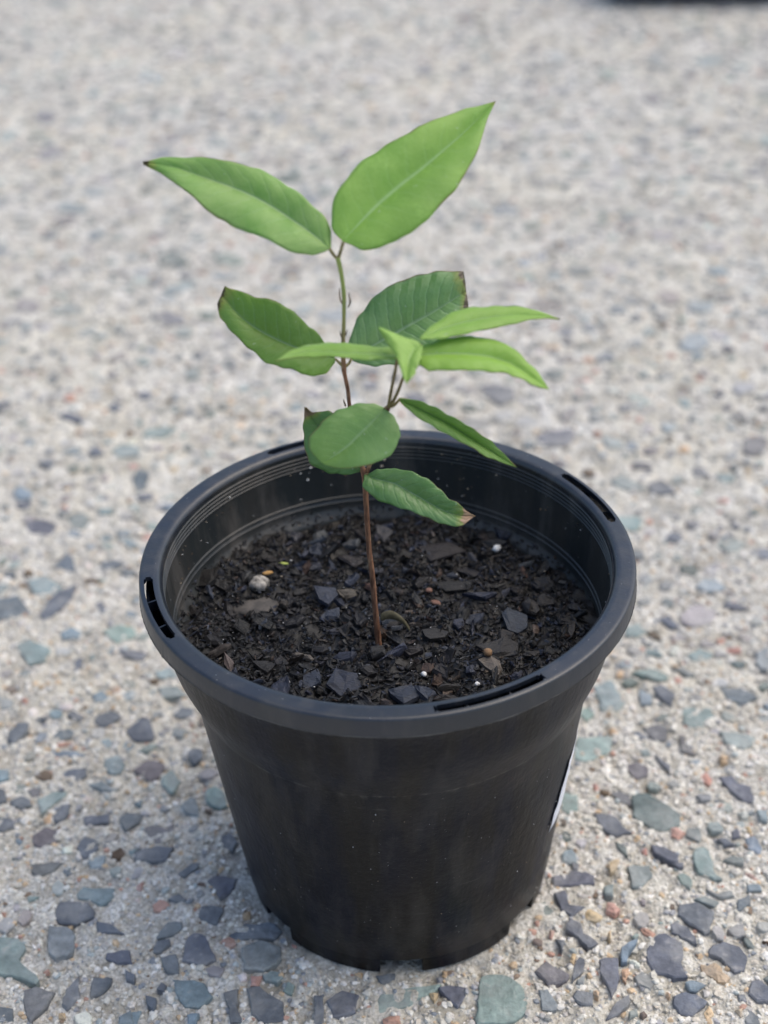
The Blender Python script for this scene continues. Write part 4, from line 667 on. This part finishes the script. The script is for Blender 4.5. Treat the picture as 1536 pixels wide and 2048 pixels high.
# small ribs tying skirt and wall together under each slot
for c_, h_ in SLOT:
    for d_ in (-5.2, 5.0):
        a = R(c_ + d_); ca, sa = math.cos(a), math.sin(a); b0 = len(V)
        for r, tt, z in ((66.0, -.28, 118.9), (70.75, -.28, 118.9), (70.75, .28, 118.9), (66.0, .28, 118.9), (66.0, -.28, 122.5), (70.75, -.28, 121.6), (70.75, .28, 121.6), (66.0, .28, 122.5)):
            V.append(((r * ca - tt * sa) * MM, (r * sa + tt * ca) * MM, z * MM))
        F += [tuple(b0 + k for k in f) for f in ((0, 3, 2, 1), (4, 5, 6, 7), (0, 1, 5, 4), (1, 2, 6, 5), (2, 3, 7, 6), (3, 0, 4, 7))]
rim = link('rim', mesh_from('rim', V, F), M_RIM, pot)
import bmesh
for ob_ in (rim, wall):
    bm = bmesh.new(); bm.from_mesh(ob_.data); bmesh.ops.recalc_face_normals(bm, faces=bm.faces)
    for e in bm.edges:
        if e.is_manifold and e.calc_face_angle(0) > R(38): e.smooth = False
    bm.to_mesh(ob_.data); bm.free()

# thin moulding flash along the bottom of the skirt
fl_V, fl_F = [], []
for i in range(NS):
    a = R(360 * i / NS - 180); r0 = 71.9 + .10 * random.random() ** 2; wb = 1 + .0010 * math.sin(2 * a + .6)
    for r, z in ((71.75, 118.75), (r0 + .10, 118.45), (71.6, 118.38)):
        fl_V.append((r * wb * MM * math.cos(a), r * wb * MM * math.sin(a), (z + .10 * math.sin(math.degrees(a) * .31)) * MM))
    j = (i + 1) % NS
    for k in range(3): fl_F.append((i * 3 + k, j * 3 + k, j * 3 + (k + 1) % 3, i * 3 + (k + 1) % 3))
link('moulding_flash', mesh_from('moulding_flash', fl_V, fl_F), mat_simple('scuffed_edge_plastic', (.012, .012, .014), (.10, .098, .09), 120, .55), pot)

# white sticker wrapped round the right-hand side
sv, sf = [], []; nu, nv = 26, 16
AZ0 = -24.5
for j in range(nv + 1):
    z = 38.5 + 24.5 * j / nv
    for i in range(nu + 1):
        f = i / nu
        az = R(AZ0 + 62 * f + - 7.5 * (1 - j / nv) * (1 - f) ** 3)
        lift = .22 + (.35 * (1 - f * 9) * (.25 + .75 * abs(math.sin(j * .55 + .5))) if f < .11 else 0) + .08 * math.sin(j * 1.3 + i)
        r = ro(z) + lift
        sv.append((r * MM * math.cos(az) + .0012 * (1 - z / 105), r * MM * math.sin(az), z * MM))
for j in range(nv):
    for i in range(nu): sf.append((j * (nu + 1) + i, j * (nu + 1) + i + 1, (j + 1) * (nu + 1) + i + 1, (j + 1) * (nu + 1) + i))
stk = link('sticker', mesh_from('sticker', sv, sf), mat_simple('white_paper', (.74, .75, .80), (.82, .83, .86), 200, .6, .3, .15), pot)
stk['label'] = 'white paper sticker on the pot side, its edge lifting'
md = stk.modifiers.new('t', 'SOLIDIFY'); md.thickness = .0001; md.offset = 1

# dirt on the wall and rim
dp, dr, dc = [], [], []
for _ in range(230):
    a = random.uniform(20, 175) if random.random() < .75 else random.uniform(-180, 180); a = R(a)
    z = 104 + 18 * random.random() ** 1.1; r = 64.7 if z > 113 else 63.6 + (z - 103) * .11
    dp.append((r * MM * math.cos(a), r * MM * math.sin(a), z * MM)); dr.append(.00007 + .00034 * random.random() ** 3.2)
    dc.append(random.choice(((.5, .48, .45), (.36, .30, .22), (.22, .15, .09), (.6, .6, .58), (.06, .05, .04), (.05, .04, .03))))
for _ in range(34):      # pale crust behind the lower leaves
    a = R(random.gauss(103, 7)); z = random.gauss(115.5, 1.6); r = 64.75
    dp.append((r * MM * math.cos(a), r * MM * math.sin(a), z * MM)); dr.append(.00015 + .0006 * random.random() ** 2)
    dc.append(random.choice(((.62, .60, .57), (.5, .42, .32), (.34, .22, .13), (.7, .7, .68))))
for _ in range(260):
    a = random.uniform(-180, 180)
    if in_slot(a, .5): continue
    a = R(a); r = random.uniform(65.9, 71.0)
    dp.append((r * MM * math.cos(a), r * MM * math.sin(a), 124.2 * MM)); dr.append(.00004 + .00012 * random.random() ** 3)
    dc.append((.5, .5, .5))
for _ in range(300):
    a = R(random.uniform(-175, -5)); z = 8 + 76 * random.random(); r = ro(z) + .05
    dp.append((r * MM * math.cos(a) + .0012 * (1 - z / 105), r * MM * math.sin(a), z * MM)); dr.append(.00004 + .00014 * random.random() ** 3)
    dc.append(random.choice(((.45, .45, .46), (.6, .6, .6), (.25, .2, .15))))
g = grains(np.array(dp), np.array(dr), np.array(dc), flat=.8)
tag(link('dirt_specks', mesh_np('dirt_specks', *g), M_GRAIN, pot), kind='stuff')

# ------------------------------------------------------------ potting mix
RS = 60.6
def soil_z(x, y):
    """height in mm, x,y in mm"""
    z = 97.0 + 1.5 * vnoise(x, y, 9, 31) + 1.1 * vnoise(x, y, 4, 32) + .35 * vnoise(x, y, 1.6, 33)
    z = z + 2.2 * np.clip((-x - 25) / 35, 0, 1) - 1.6 * np.clip((x * .8 + y - 15) / 55, 0, 1) + .9 * np.clip((x - y - 35) / 40, 0, 1)
    return z
RD = 63.0
s = np.arange(-RD, RD + .01, .75); SX, SY = np.meshgrid(s, s)
rad = np.hypot(SX, SY); k = np.where(rad > RD, RD / np.maximum(rad, 1e-6), 1.0)
keep = rad < RD + 1.0
SX2, SY2 = SX * k, SY * k
SZ = soil_z(SX2, SY2) - 97
vid = -np.ones(SX.shape, int); vid[keep] = np.arange(keep.sum())
q = np.stack([vid[:-1, :-1], vid[:-1, 1:], vid[1:, 1:], vid[1:, :-1]], -1).reshape(-1, 4); q = q[(q >= 0).all(1)]
col = np.tile((.006, .0055, .0055, 1.), (keep.sum(), 1))
soil = link('potting_mix', mesh_np('potting_mix', np.stack([SX2[keep], SY2[keep], SZ[keep]], -1) * MM, q, col), M_CRUMB, None, (0, 0, .097))
tag(soil, 'dark damp bark potting mix filling the black pot', 'potting mix')

BC = {'c': (.027, .032, .047), 'b': (.0165, .0150, .0148), 'g': (.062, .062, .066), 'r': (.055, .033, .024), 't': (.105, .085, .070), 'k': (.0080, .0080, .0095), 'n': (.030, .024, .020)}
def chip_geom(L, Wd, th, n=7, splinter=False):
    """irregular flake, long axis x, lying flat, units mm"""
    P = []
    for i in range(n):
        a = i / n * 2 * math.pi + random.uniform(-.42, .42)
        q = random.uniform(.55, 1.2)
        P.append((L / 2 * q * math.cos(a), Wd / 2 * q * math.sin(a)))
    cv = random.uniform(-.12, .12) * th / max(L, .1); tw = random.uniform(-.25, .25)
    V, F = [], []
    for lay, (sc_, z) in enumerate(((.9, -.5), (1, -.1), (.95, .42), (.6, .5))):
        for x, y in P:
            x, y = x * sc_, y * sc_
            V.append((x, y, z * th + cv * x * x + tw * y * x / max(L, .1) + (random.uniform(-.32, .32) * th if lay > 1 else 0)))
    V.append((0, 0, .5 * th + random.uniform(-.15, .15) * th))
    for r_ in range(3):
        for i in range(n):
            j = (i + 1) % n
            F.append((r_ * n + i, r_ * n + j, (r_ + 1) * n + j, (r_ + 1) * n + i))
    for i in range(n): F.append((3 * n + i, 3 * n + (i + 1) % n, 4 * n))
    F.append(tuple(range(n))[::-1])
    return V, F
def eul(rx, ry, rz): return np.array(Matrix.Rotation(rz, 3, 'Z') @ Matrix.Rotation(ry, 3, 'Y') @ Matrix.Rotation(rx, 3, 'X'))
def chip_obj(L, Wd, th, x, y, z, rx, ry, rz, col):
    V, F = chip_geom(L, Wd, th, random.choice((5, 6, 6, 7)))
    me = mesh_from('bark_chip', np.array(V) * MM, F, smooth=False); me.materials.append(M_BARK)
    return place_chip(me, x, y, z, rx, ry, rz, col)
def place_chip(me, x, y, z, rx, ry, rz, col, sc_=1):
    o = bpy.data.objects.new('bark_chip', me); C.objects.link(o); o.parent = soil
    o.location = (x * MM, y * MM, z * MM - .097); o.rotation_euler = (rx, ry, rz); o.scale = (sc_,) * 3
    o.color = (*col, 1); return o
nchip = 0
SP = []
for code, x, y, L, Wd, a in CHIPS:
    z = float(soil_z(np.array([x]), np.array([y]))[0])
    dep = 0.4 + .35 * min(L, Wd) * .25
    chip_obj(L * 1.1, Wd * 1.05, random.uniform(1.3, 2.3), x, y, z + dep, R(random.uniform(3, 20)), R(random.uniform(-12, 12)), R(-a), jit(BC[code], .15)); nchip += 1
    SP.append((x, y, max(L, Wd) * .42))
lib = [mesh_from('bark_chip', np.array(v) * MM, f, smooth=False) for v, f in [chip_geom(6 * random.uniform(.8, 1.2), random.choice((1.0, 1.5, 2.0, 2.8, 3.6)), random.uniform(1.0, 2.0), random.choice((5, 6, 7))) for _ in range(22)]]
for me in lib: me.materials.append(M_BARK)
while nchip < 297:
    r = RS * math.sqrt(random.random()) * .985; a = random.uniform(0, 6.283)
    x, y = r * math.cos(a), r * math.sin(a)
    if any(math.hypot(x - p[0], y - p[1]) < p[2] for p in SP): continue
    s_ = random.uniform(.6, 1.45)
    if r + 2.5 * s_ > RS: continue
    z = float(soil_z(np.array([x]), np.array([y]))[0])
    place_chip(random.choice(lib), x, y, z + random.uniform(.3, 1.7), R(random.gauss(0, 24)), R(random.gauss(0, 24)), random.uniform(0, 6.283), jit(BC[random.choice('bbbkkkkkccncbg' if random.random() < .9 else 'rtn')], .3), s_)
    nchip += 1
VV, TT, CC = [], [], []; off = 0
for i in range(9000):
    a = random.uniform(0, 6.283); r = (RS + 1.8 * max(0, -math.cos(a))) * math.sqrt(random.random()) * .995
    x, y = r * math.cos(a), r * math.sin(a)
    if random.random() < .62: L, Wd, th = random.uniform(1.6, 6.0), random.uniform(.22, .6), random.uniform(.2, .45)
    else: L, Wd, th = random.uniform(.9, 4.0), random.uniform(.6, 2.0), random.uniform(.3, 1.0)
    if r + L * .5 > RS + .2 + 1.8 * max(0, -math.cos(a)): continue
    V, F = chip_geom(L, Wd, th, 5)
    z = float(soil_z(np.array([x]), np.array([y]))[0]) + random.uniform(0, .9)
    if i % 14 == 0:            # crumbs left clinging to the ledge of the inner wall
        r = random.uniform(60.6, 63.2); x, y = r * math.cos(a), r * math.sin(a); L *= .6
        z = np.interp(r, (60.2, 61.2, 62.9, 63.3), (97.2, 98.6, 100.3, 101.4)) - 1.6 - 2.0 * x / 63.5 + .25
        V, F = chip_geom(L, min(Wd, 1.2), th * .8, 5)
    if any(math.hypot(x - p[0], y - p[1]) < p[2] * .8 for p in SP): z -= .7
    V = np.array(V) @ eul(random.gauss(0, .5), random.gauss(0, .5), random.uniform(0, 6.283)).T + np.array([x, y, z - 97])
    for f in F:
        for k in range(1, len(f) - 1): TT.append((f[0] + off, f[k] + off, f[k + 1] + off))
    VV.append(V * MM); CC.append(np.tile((*jit(BC[random.choice('bbbkkkkcncb') if random.random() < .96 else random.choice('rtg')], .35), 1), (len(V), 1))); off += len(V)
tag(link('bark_crumbs', mesh_np('bark_crumbs', np.concatenate(VV), np.array(TT), np.concatenate(CC), smooth=False), M_CRUMB, soil, (0, 0, 0)), kind='stuff')
# pale mineral flecks in the mix
n = 380
r = RS * np.sqrt(rng.random(n)) * .98; a = rng.uniform(0, 6.283, n); x, y = r * np.cos(a), r * np.sin(a)
P = np.stack([x * MM, y * MM, (soil_z(x, y) + rng.uniform(.5, 1.7, n) - 97) * MM], -1)
g = grains(P, .00007 + .00022 * rng.random(n) ** 3, np.where(rng.random((n, 1)) < .7, np.array([[.62, .61, .6]]), np.array([[.4, .33, .25]])))
tag(link('mineral_flecks', mesh_np('mineral_flecks', *g), M_GRAIN, soil, (0, 0, 0)), kind='stuff')

# ------------------------------------------------------------ loose things lying on the mix
def lump(name, size, loc, mat, seed, sub=3, amp=.22, rot=0):
    bm = bmesh.new(); bmesh.ops.create_icosphere(bm, subdivisions=sub, radius=1)
    rs = np.random.default_rng(seed); o1, o2 = rs.uniform(0, 90, 2)
    for v in bm.verts:
        f = 1 + amp * float(vnoise(np.array([v.co.x * 2 + o1 + v.co.z]), np.array([v.co.y * 2 + o2 - v.co.z * .7]), 1.0, seed)[0]) + amp * .4 * float(vnoise(np.array([v.co.x * 5 + o1]), np.array([v.co.y * 5 + v.co.z * 5]), 1.0, seed + 1)[0])
        v.co = (v.co.x * f * size[0] / 2, v.co.y * f * size[1] / 2, v.co.z * f * size[2] / 2)
    for f in bm.faces: f.smooth = True
    me = bpy.data.meshes.new(name); bm.to_mesh(me); bm.free()
    o = link(name, me, mat, None, loc); o.rotation_euler = (0, 0, rot); return o
def on_soil(key, up):
    x, y, _ = BITS[key]
    return (x * MM, y * MM, float(soil_z(np.array([x]), np.array([y]))[0]) * MM + up * MM)
tag(lump('pebble', (.0062, .0056, .0048), on_soil('pebble', 1.9), mat_simple('speckled_pebble', (.05, .045, .04), (.62, .57, .50), 420, .75), 5), 'small round pebble mottled cream and black, lying on the bark near the left wall', 'pebble')
tag(lump('husk', (.0036, .0016, .0012), on_soil('husk', 1.6), mat_simple('orange_husk', (.42, .22, .06), (.60, .36, .14), 700, .6), 6, 2, rot=.2), 'tiny orange seed husk beside the mottled pebble', 'seed husk')
tag(lump('leaf_fragment', (.0034, .0011, .0008), on_soil('green', 1.4), mat_simple('yellow_green_bit', (.30, .38, .06), (.46, .52, .14), 700, .6), 7, 2, .12, rot=-.1), 'tiny yellow green leaf fragment on the dark bark', 'leaf fragment')
tag(lump('flat_stone', (.0135, .0095, .0036), on_soil('flat', .6), mat_simple('grey_brown_stone', (.045, .042, .040), (.12, .105, .09), 260, .75), 8, 3, .3, rot=.35), 'flat grey brown stone half sunk in the bark below the mottled pebble', 'stone')
MP = mat_simple('perlite', (.60, .60, .59), (.80, .80, .78), 900, .8)
for key, sz, lab in (('perl1', .0030, 'white perlite crumb at the back of the bark, by the right inner wall'), ('perl2', .0019, 'white perlite crumb at the front of the bark, in front of the stem'),
                     ('perl3', .0014, 'tiny white perlite crumb near the front right rim slot'), ('perl4', .0013, 'tiny white perlite crumb at the front left of the bark')):
    tag(lump('perlite_crumb', (sz, sz * .85, sz * .8), on_soil(key, 1.5), MP, len(lab), 2, .35), lab, 'perlite', 'perlite crumbs on the bark')
tag(lump('seed', (.0028, .0026, .0024), on_soil('ball', 2.9), mat_simple('tan_seed', (.18, .10, .05), (.34, .22, .12), 900, .7), 9, 2, .15), 'small round tan seed sitting on a pale bark chip at the front right', 'seed')
MR = mat_simple('reddish_bark_bit', (.16, .08, .055), (.26, .15, .11), 700, .7)
tag(lump('clay_crumb', (.0022, .0018, .0016), on_soil('pink1', 1.3), MR, 12, 2, .3), 'small pinkish brown crumb right of the stem, the farther of two', 'crumb')
tag(lump('clay_crumb', (.0034, .0020, .0014), on_soil('pink2', 1.2), MR, 14, 2, .3, rot=-.6), 'pinkish brown sliver right of the stem, the nearer of two crumbs', 'crumb')
# curled dry grass blade
B = np.array(BLADE) * MM
bv, bf = [], []
for i, p in enumerate(B):
    wd = (.0022, .0024, .0021, .0017, .0011, .0003)[i]
    bv += [tuple(p + np.array([0, wd * .35, wd * .5])), tuple(p + np.array([0, -.0001, -.0001])), tuple(p + np.array([0, wd * .15, -wd * .75]))]
for i in range(len(B) - 1):
    for k in range(2): bf.append((i * 3 + k, i * 3 + 3 + k, i * 3 + 4 + k, i * 3 + 1 + k))
gb = link('dry_grass_blade', mesh_from('dry_grass_blade', bv, bf), mat_simple('dry_grass', (.085, .075, .040), (.17, .15, .085), 500, .6))
gb.modifiers.new('t', 'SOLIDIFY').thickness = .00025
ss = gb.modifiers.new('s', 'SUBSURF'); ss.levels = ss.render_levels = 2
tag(gb, 'curled dry olive blade arching over the bark beside the stem base', 'dry blade')

# ------------------------------------------------------------ the seedling
sb = STEMS['stem'][0]
plant = empty('seedling', (sb[0] * MM, sb[1] * MM, sb[2] * MM), 'young green seedling with an upright stem and short side shoot, growing in bark', 'seedling')
def tube(name, pts, mat, parent, n=12, sub=4, wob=.05):
    P = np.array(pts) * MM; k = len(P)
    t = np.linspace(0, k - 1, (k - 1) * sub + 1)
    def cr(i):
        i0 = int(min(max(math.floor(i), 0), k - 2)); f = i - i0
        a, b, c, d = (P[max(i0 - 1, 0)], P[i0], P[i0 + 1], P[min(i0 + 2, k - 1)])
        return .5 * ((2 * b) + (-a + c) * f + (2 * a - 5 * b + 4 * c - d) * f * f + (-a + 3 * b - 3 * c + d) * f ** 3)
    S = np.array([cr(i) for i in t]); V, F = [], []
    for i in range(len(S)):
        d = S[min(i + 1, len(S) - 1), :3] - S[max(i - 1, 0), :3]; d /= np.linalg.norm(d) + 1e-12
        x = np.cross(d, (0, 1, 0)); x /= np.linalg.norm(x) + 1e-12; y = np.cross(d, x)
        for j in range(n):
            a = 2 * math.pi * j / n; rr = max(S[i, 3], .00005) * (1 + random.uniform(-wob, wob))
            V.append(tuple(S[i, :3] + rr * (math.cos(a) * x + math.sin(a) * y)))
    for i in range(len(S) - 1):
        for j in range(n):
            j2 = (j + 1) % n; F.append((i * n + j, i * n + j2, (i + 1) * n + j2, (i + 1) * n + j))
    F += [tuple(range(n))[::-1], tuple((len(S) - 1) * n + j for j in range(n))]
    me = mesh_from(name, V, F)
    o = link(name, me, mat, parent)
    bm = bmesh.new(); bm.from_mesh(me); bmesh.ops.recalc_face_normals(bm, faces=bm.faces); bm.to_mesh(me); bm.free()
    return o
def mat_stem():
    t = NT('stem_bark'); p = geo_pos(t); s_ = t.n('ShaderNodeSeparateXYZ'); t.l(p, s_.inputs[0])
    mp = t.n('ShaderNodeMapping'); mp.inputs['Scale'].default_value = (1, 1, .12); t.l(p, mp.inputs[0])
    a = t.noise(mp.outputs[0], 1500, 4, .65); b = t.noise(p, 420, 3, .6)
    brown = t.mix(t.ramp(a, [(.35, 0), (.66, 1)]), (.075, .030, .016), (.33, .165, .090))
    brown = t.mix(t.ramp(b, [(.58, 0), (.70, .8)]), brown, (.36, .25, .15))
    green = t.mix(a, (.20, .26, .06), (.36, .42, .12))
    mid = t.mix(a, (.16, .11, .05), (.26, .20, .09))
    hz = t.math('ADD', s_.outputs[2], t.math('MULTIPLY', t.math('SUBTRACT', b, .5), .004))
    z1, z2, z3 = STEM_Z
    f1 = t.n('ShaderNodeMapRange', i_1=z1, i_2=z2); t.l(hz, f1.inputs[0])
    f2 = t.n('ShaderNodeMapRange', i_1=z2, i_2=z3); t.l(hz, f2.inputs[0])
    c = t.mix(f1.outputs[0], brown, mid); c = t.mix(f2.outputs[0], c, green)
    t.l(c, t.b.inputs['Base Color']); t.b.inputs['Roughness'].default_value = .6
    t.bump(a, .6, .0005)
    return t.m
zz = [q[2] * MM for q in STEMS['stem']]
STEM_Z = (zz[16], zz[17] + .003, zz[20])
M_STEM = mat_stem()
M_TWIG = mat_simple('twig_bark', (.11, .075, .035), (.23, .19, .09), 900, .6)
M_PET = mat_simple('petiole_skin', (.15, .115, .05), (.30, .27, .12), 900, .6)
M_STIP = mat_simple('dry_stipule', (.09, .06, .04), (.20, .15, .10), 900, .7)
tube('stem', STEMS['stem'], M_STEM, plant)
sh = tube('side_shoot', STEMS['shoot'], M_STEM, plant)
for k_ in ('twigA', 'twigB'): tube('twig', STEMS[k_], M_TWIG, sh)
for k_ in ('sA', 'sB', 'sC', 'sD', 'sE'): tube('stipule', STEMS[k_], M_STIP, plant, 6, 3)

BR = (.205, .400, .064); BR2 = (.300, .495, .100); BV = (.42, .58, .28)
LM = {
 'A': mat_leaf('leaf_top_right', BR, BR2, (.34, .54, .22), .46, .988, (.10, .06, .035), .45, 60),
 'B': mat_leaf('leaf_top_left', (.190, .375, .080), (.320, .480, .150), (.38, .54, .28), .46, .982, (.10, .06, .035), .8, 75),
 'C': mat_leaf('leaf_left', (.155, .300, .042), (.225, .375, .085), (.27, .40, .20), .38, .965, (.12, .07, .04), .9, 80),
 'D': mat_leaf('leaf_right', (.125, .265, .085), (.205, .360, .145), (.34, .50, .32), .31, .978, (.12, .085, .06), 1.7, 80),
 'E': mat_leaf('leaf_shoot_left', (.235, .42, .070), (.31, .49, .11), BV, .42, 1, BR, .6, 70),
 'F': mat_leaf('leaf_shoot_front', (.28, .48, .09), (.36, .56, .13), (.40, .6, .2), .45, 1, BR, .6, 70),
 'G': mat_leaf('leaf_shoot_upper', (.245, .44, .07), (.31, .50, .10), BV, .45, .985, (.12, .10, .04), .6, 70),
 'H': mat_leaf('leaf_shoot_right', (.255, .46, .06), (.31, .52, .09), BV, .42, 1, BR, .6, 70),
 'I': mat_leaf('leaf_drooping', (.155, .310, .055), (.225, .380, .095), (.22, .34, .14), .44, 1, BR, .9, 80),
 'J': mat_leaf('leaf_front', (.195, .365, .105), (.260, .425, .145), (.30, .46, .22), .40, 1, BR, .5, 70, (.45, (.18, .32, .06), .75)),
 'K': mat_leaf('leaf_behind', (.100, .225, .070), (.150, .290, .100), (.18, .29, .15), .42, .87, (.30, .19, .13), .9, 80),
 'L': mat_leaf('leaf_low_right', (.100, .230, .062), (.190, .340, .130), (.30, .45, .26), .34, .868, (.52, .34, .23), 1.3, 80),
}
LB = {'A': 'large bright green leaf at the top right of the stem', 'B': 'large bright green leaf at the top left with a brown tip', 'C': 'dark green leaf at middle left with a browned blunt end',
      'D': 'dark green ribbed leaf at middle right with a cut off end', 'E': 'narrow bright leaf of the side shoot seen edge on, pointing left', 'F': 'small folded bright leaf pointing forward',
      'G': 'slender bright leaf pointing right, upper of two', 'H': 'bright leaf pointing right with a drooping tip, lower of two', 'I': 'narrow mid green leaf hanging down to the right',
      'J': 'rounded mid green leaf facing forward', 'K': 'dark leaf with a dry brown tip behind the rounded leaf', 'L': 'lowest dark leaf over the bark with a dry tan tip'}
WAVE = {'B': 1.3, 'C': .8, 'D': .5, 'L': .8, 'K': .6}
PETI = {'A': 'pA1', 'B': 'pB1', 'C': 'pC', 'D': 'pD', 'I': 'pI', 'J': 'pJ', 'K': 'pK', 'L': 'pL'}
def build_leaf(key):
    colk, (Lp, Mp, Rp) = LEAVES[key]
    E = [np.array(q) * MM for q in (Lp, Mp, Rp)]
    nr, nc = 49, 9           # rows along, columns per half
    t0 = np.linspace(0, 1, len(E[0])); t1 = np.linspace(0, 1, nr)
    def smooth(P):
        Q = np.stack([np.interp(np.linspace(0, 1, 97), t0, P[:, i]) for i in range(3)], -1)
        for _ in range(2 if key not in 'BC' else 1): Q[1:-1] = .25 * Q[:-2] + .5 * Q[1:-1] + .25 * Q[2:]
        return np.stack([np.interp(t1, np.linspace(0, 1, 97), Q[:, i]) for i in range(3)], -1)
    Lq, Mq, Rq = (smooth(P) for P in E)
    rl_ = np.random.default_rng(ord(key))
    for Eq in (Lq, Rq):
        jj = np.convolve(rl_.normal(0, 1, nr), (.25, .5, .25), 'same') * .00013 + .00016 * np.sin(t1 * rl_.uniform(30, 44) + rl_.uniform(0, 6))
        out_ = (Eq - Mq) / (np.linalg.norm(Eq - Mq, axis=1, keepdims=True) + 1e-9)
        Eq += out_ * (jj * np.clip(np.linalg.norm(Eq - Mq, axis=1) / .003, 0, 1))[:, None]
    V, UV = np.zeros((nr, 2 * nc + 1, 3)), np.zeros((nr, 2 * nc + 1, 2))
    N0 = np.zeros((nr, 3))
    for i in range(nr):
        d = Mq[min(i + 1, nr - 1)] - Mq[max(i - 1, 0)]; n_ = np.cross(Lq[i] - Rq[i], d); n_ /= np.linalg.norm(n_) + 1e-12
        if n_[2] < 0: n_ = -n_
        N0[i] = n_
    for _ in range(8): N0[1:-1] = (N0[:-2] + N0[1:-1] + N0[2:]) / 3
    for i in range(nr):
        v = t1[i]
        for j in range(-nc, nc + 1):
            u = j / nc; E_ = Lq[i] if u < 0 else Rq[i]; a = abs(u)
            p = Mq[i] * (1 - a) + E_ * a
            wloc = np.linalg.norm(E_ - Mq[i])
            p = p + N0[i] * (wloc * .10 * math.sin(math.pi * a) - wloc * 0.0)
            q = (v - .17 * a ** 1.25) * 10
            quilt = (.5 - abs(q % 1 - .5)) * 2
            am = .00017 * (1.7 if key in 'DL' else 1) * math.sin(math.pi * min(1, a * 1.02)) ** .7 * min(1, wloc / .004)
            p = p + N0[i] * am * quilt
            wv = WAVE.get(key, .35) * .0006
            p = p + N0[i] * wv * a ** 2 * math.sin(v * 15 + (1.3 if u < 0 else 0) + ord(key))
            V[i, j + nc] = p; UV[i, j + nc] = (u * .5 + .5, v)
    nn = 2 * nc + 1
    F = [(i * nn + j, i * nn + j + 1, (i + 1) * nn + j + 1, (i + 1) * nn + j) for i in range(nr - 1) for j in range(nn - 1)]
    me = mesh_from('leaf', V.reshape(-1, 3), F)
    uvl = me.uv_layers.new(name='UVMap'); fl = UV.reshape(-1, 2)
    vi = np.zeros(len(me.loops), dtype=np.int32); me.loops.foreach_get('vertex_index', vi)
    uvl.data.foreach_set('uv', fl[vi].astype(np.float32).ravel())
    o = link('leaf', me, LM[key], plant)
    o['label'] = LB[key]
    md = o.modifiers.new('t', 'SOLIDIFY'); md.thickness = .00022; md.offset = 0
    if key in PETI: tube('petiole', STEMS[PETI[key]], M_PET, None, 8, 4).parent = o
    return o
for key in LEAVES:
    lf = build_leaf(key)
    for ch in lf.children: ch.matrix_parent_inverse = lf.matrix_parent_inverse.inverted() @ Matrix.Translation((0, 0, 0)) if False else Matrix.Identity(4)
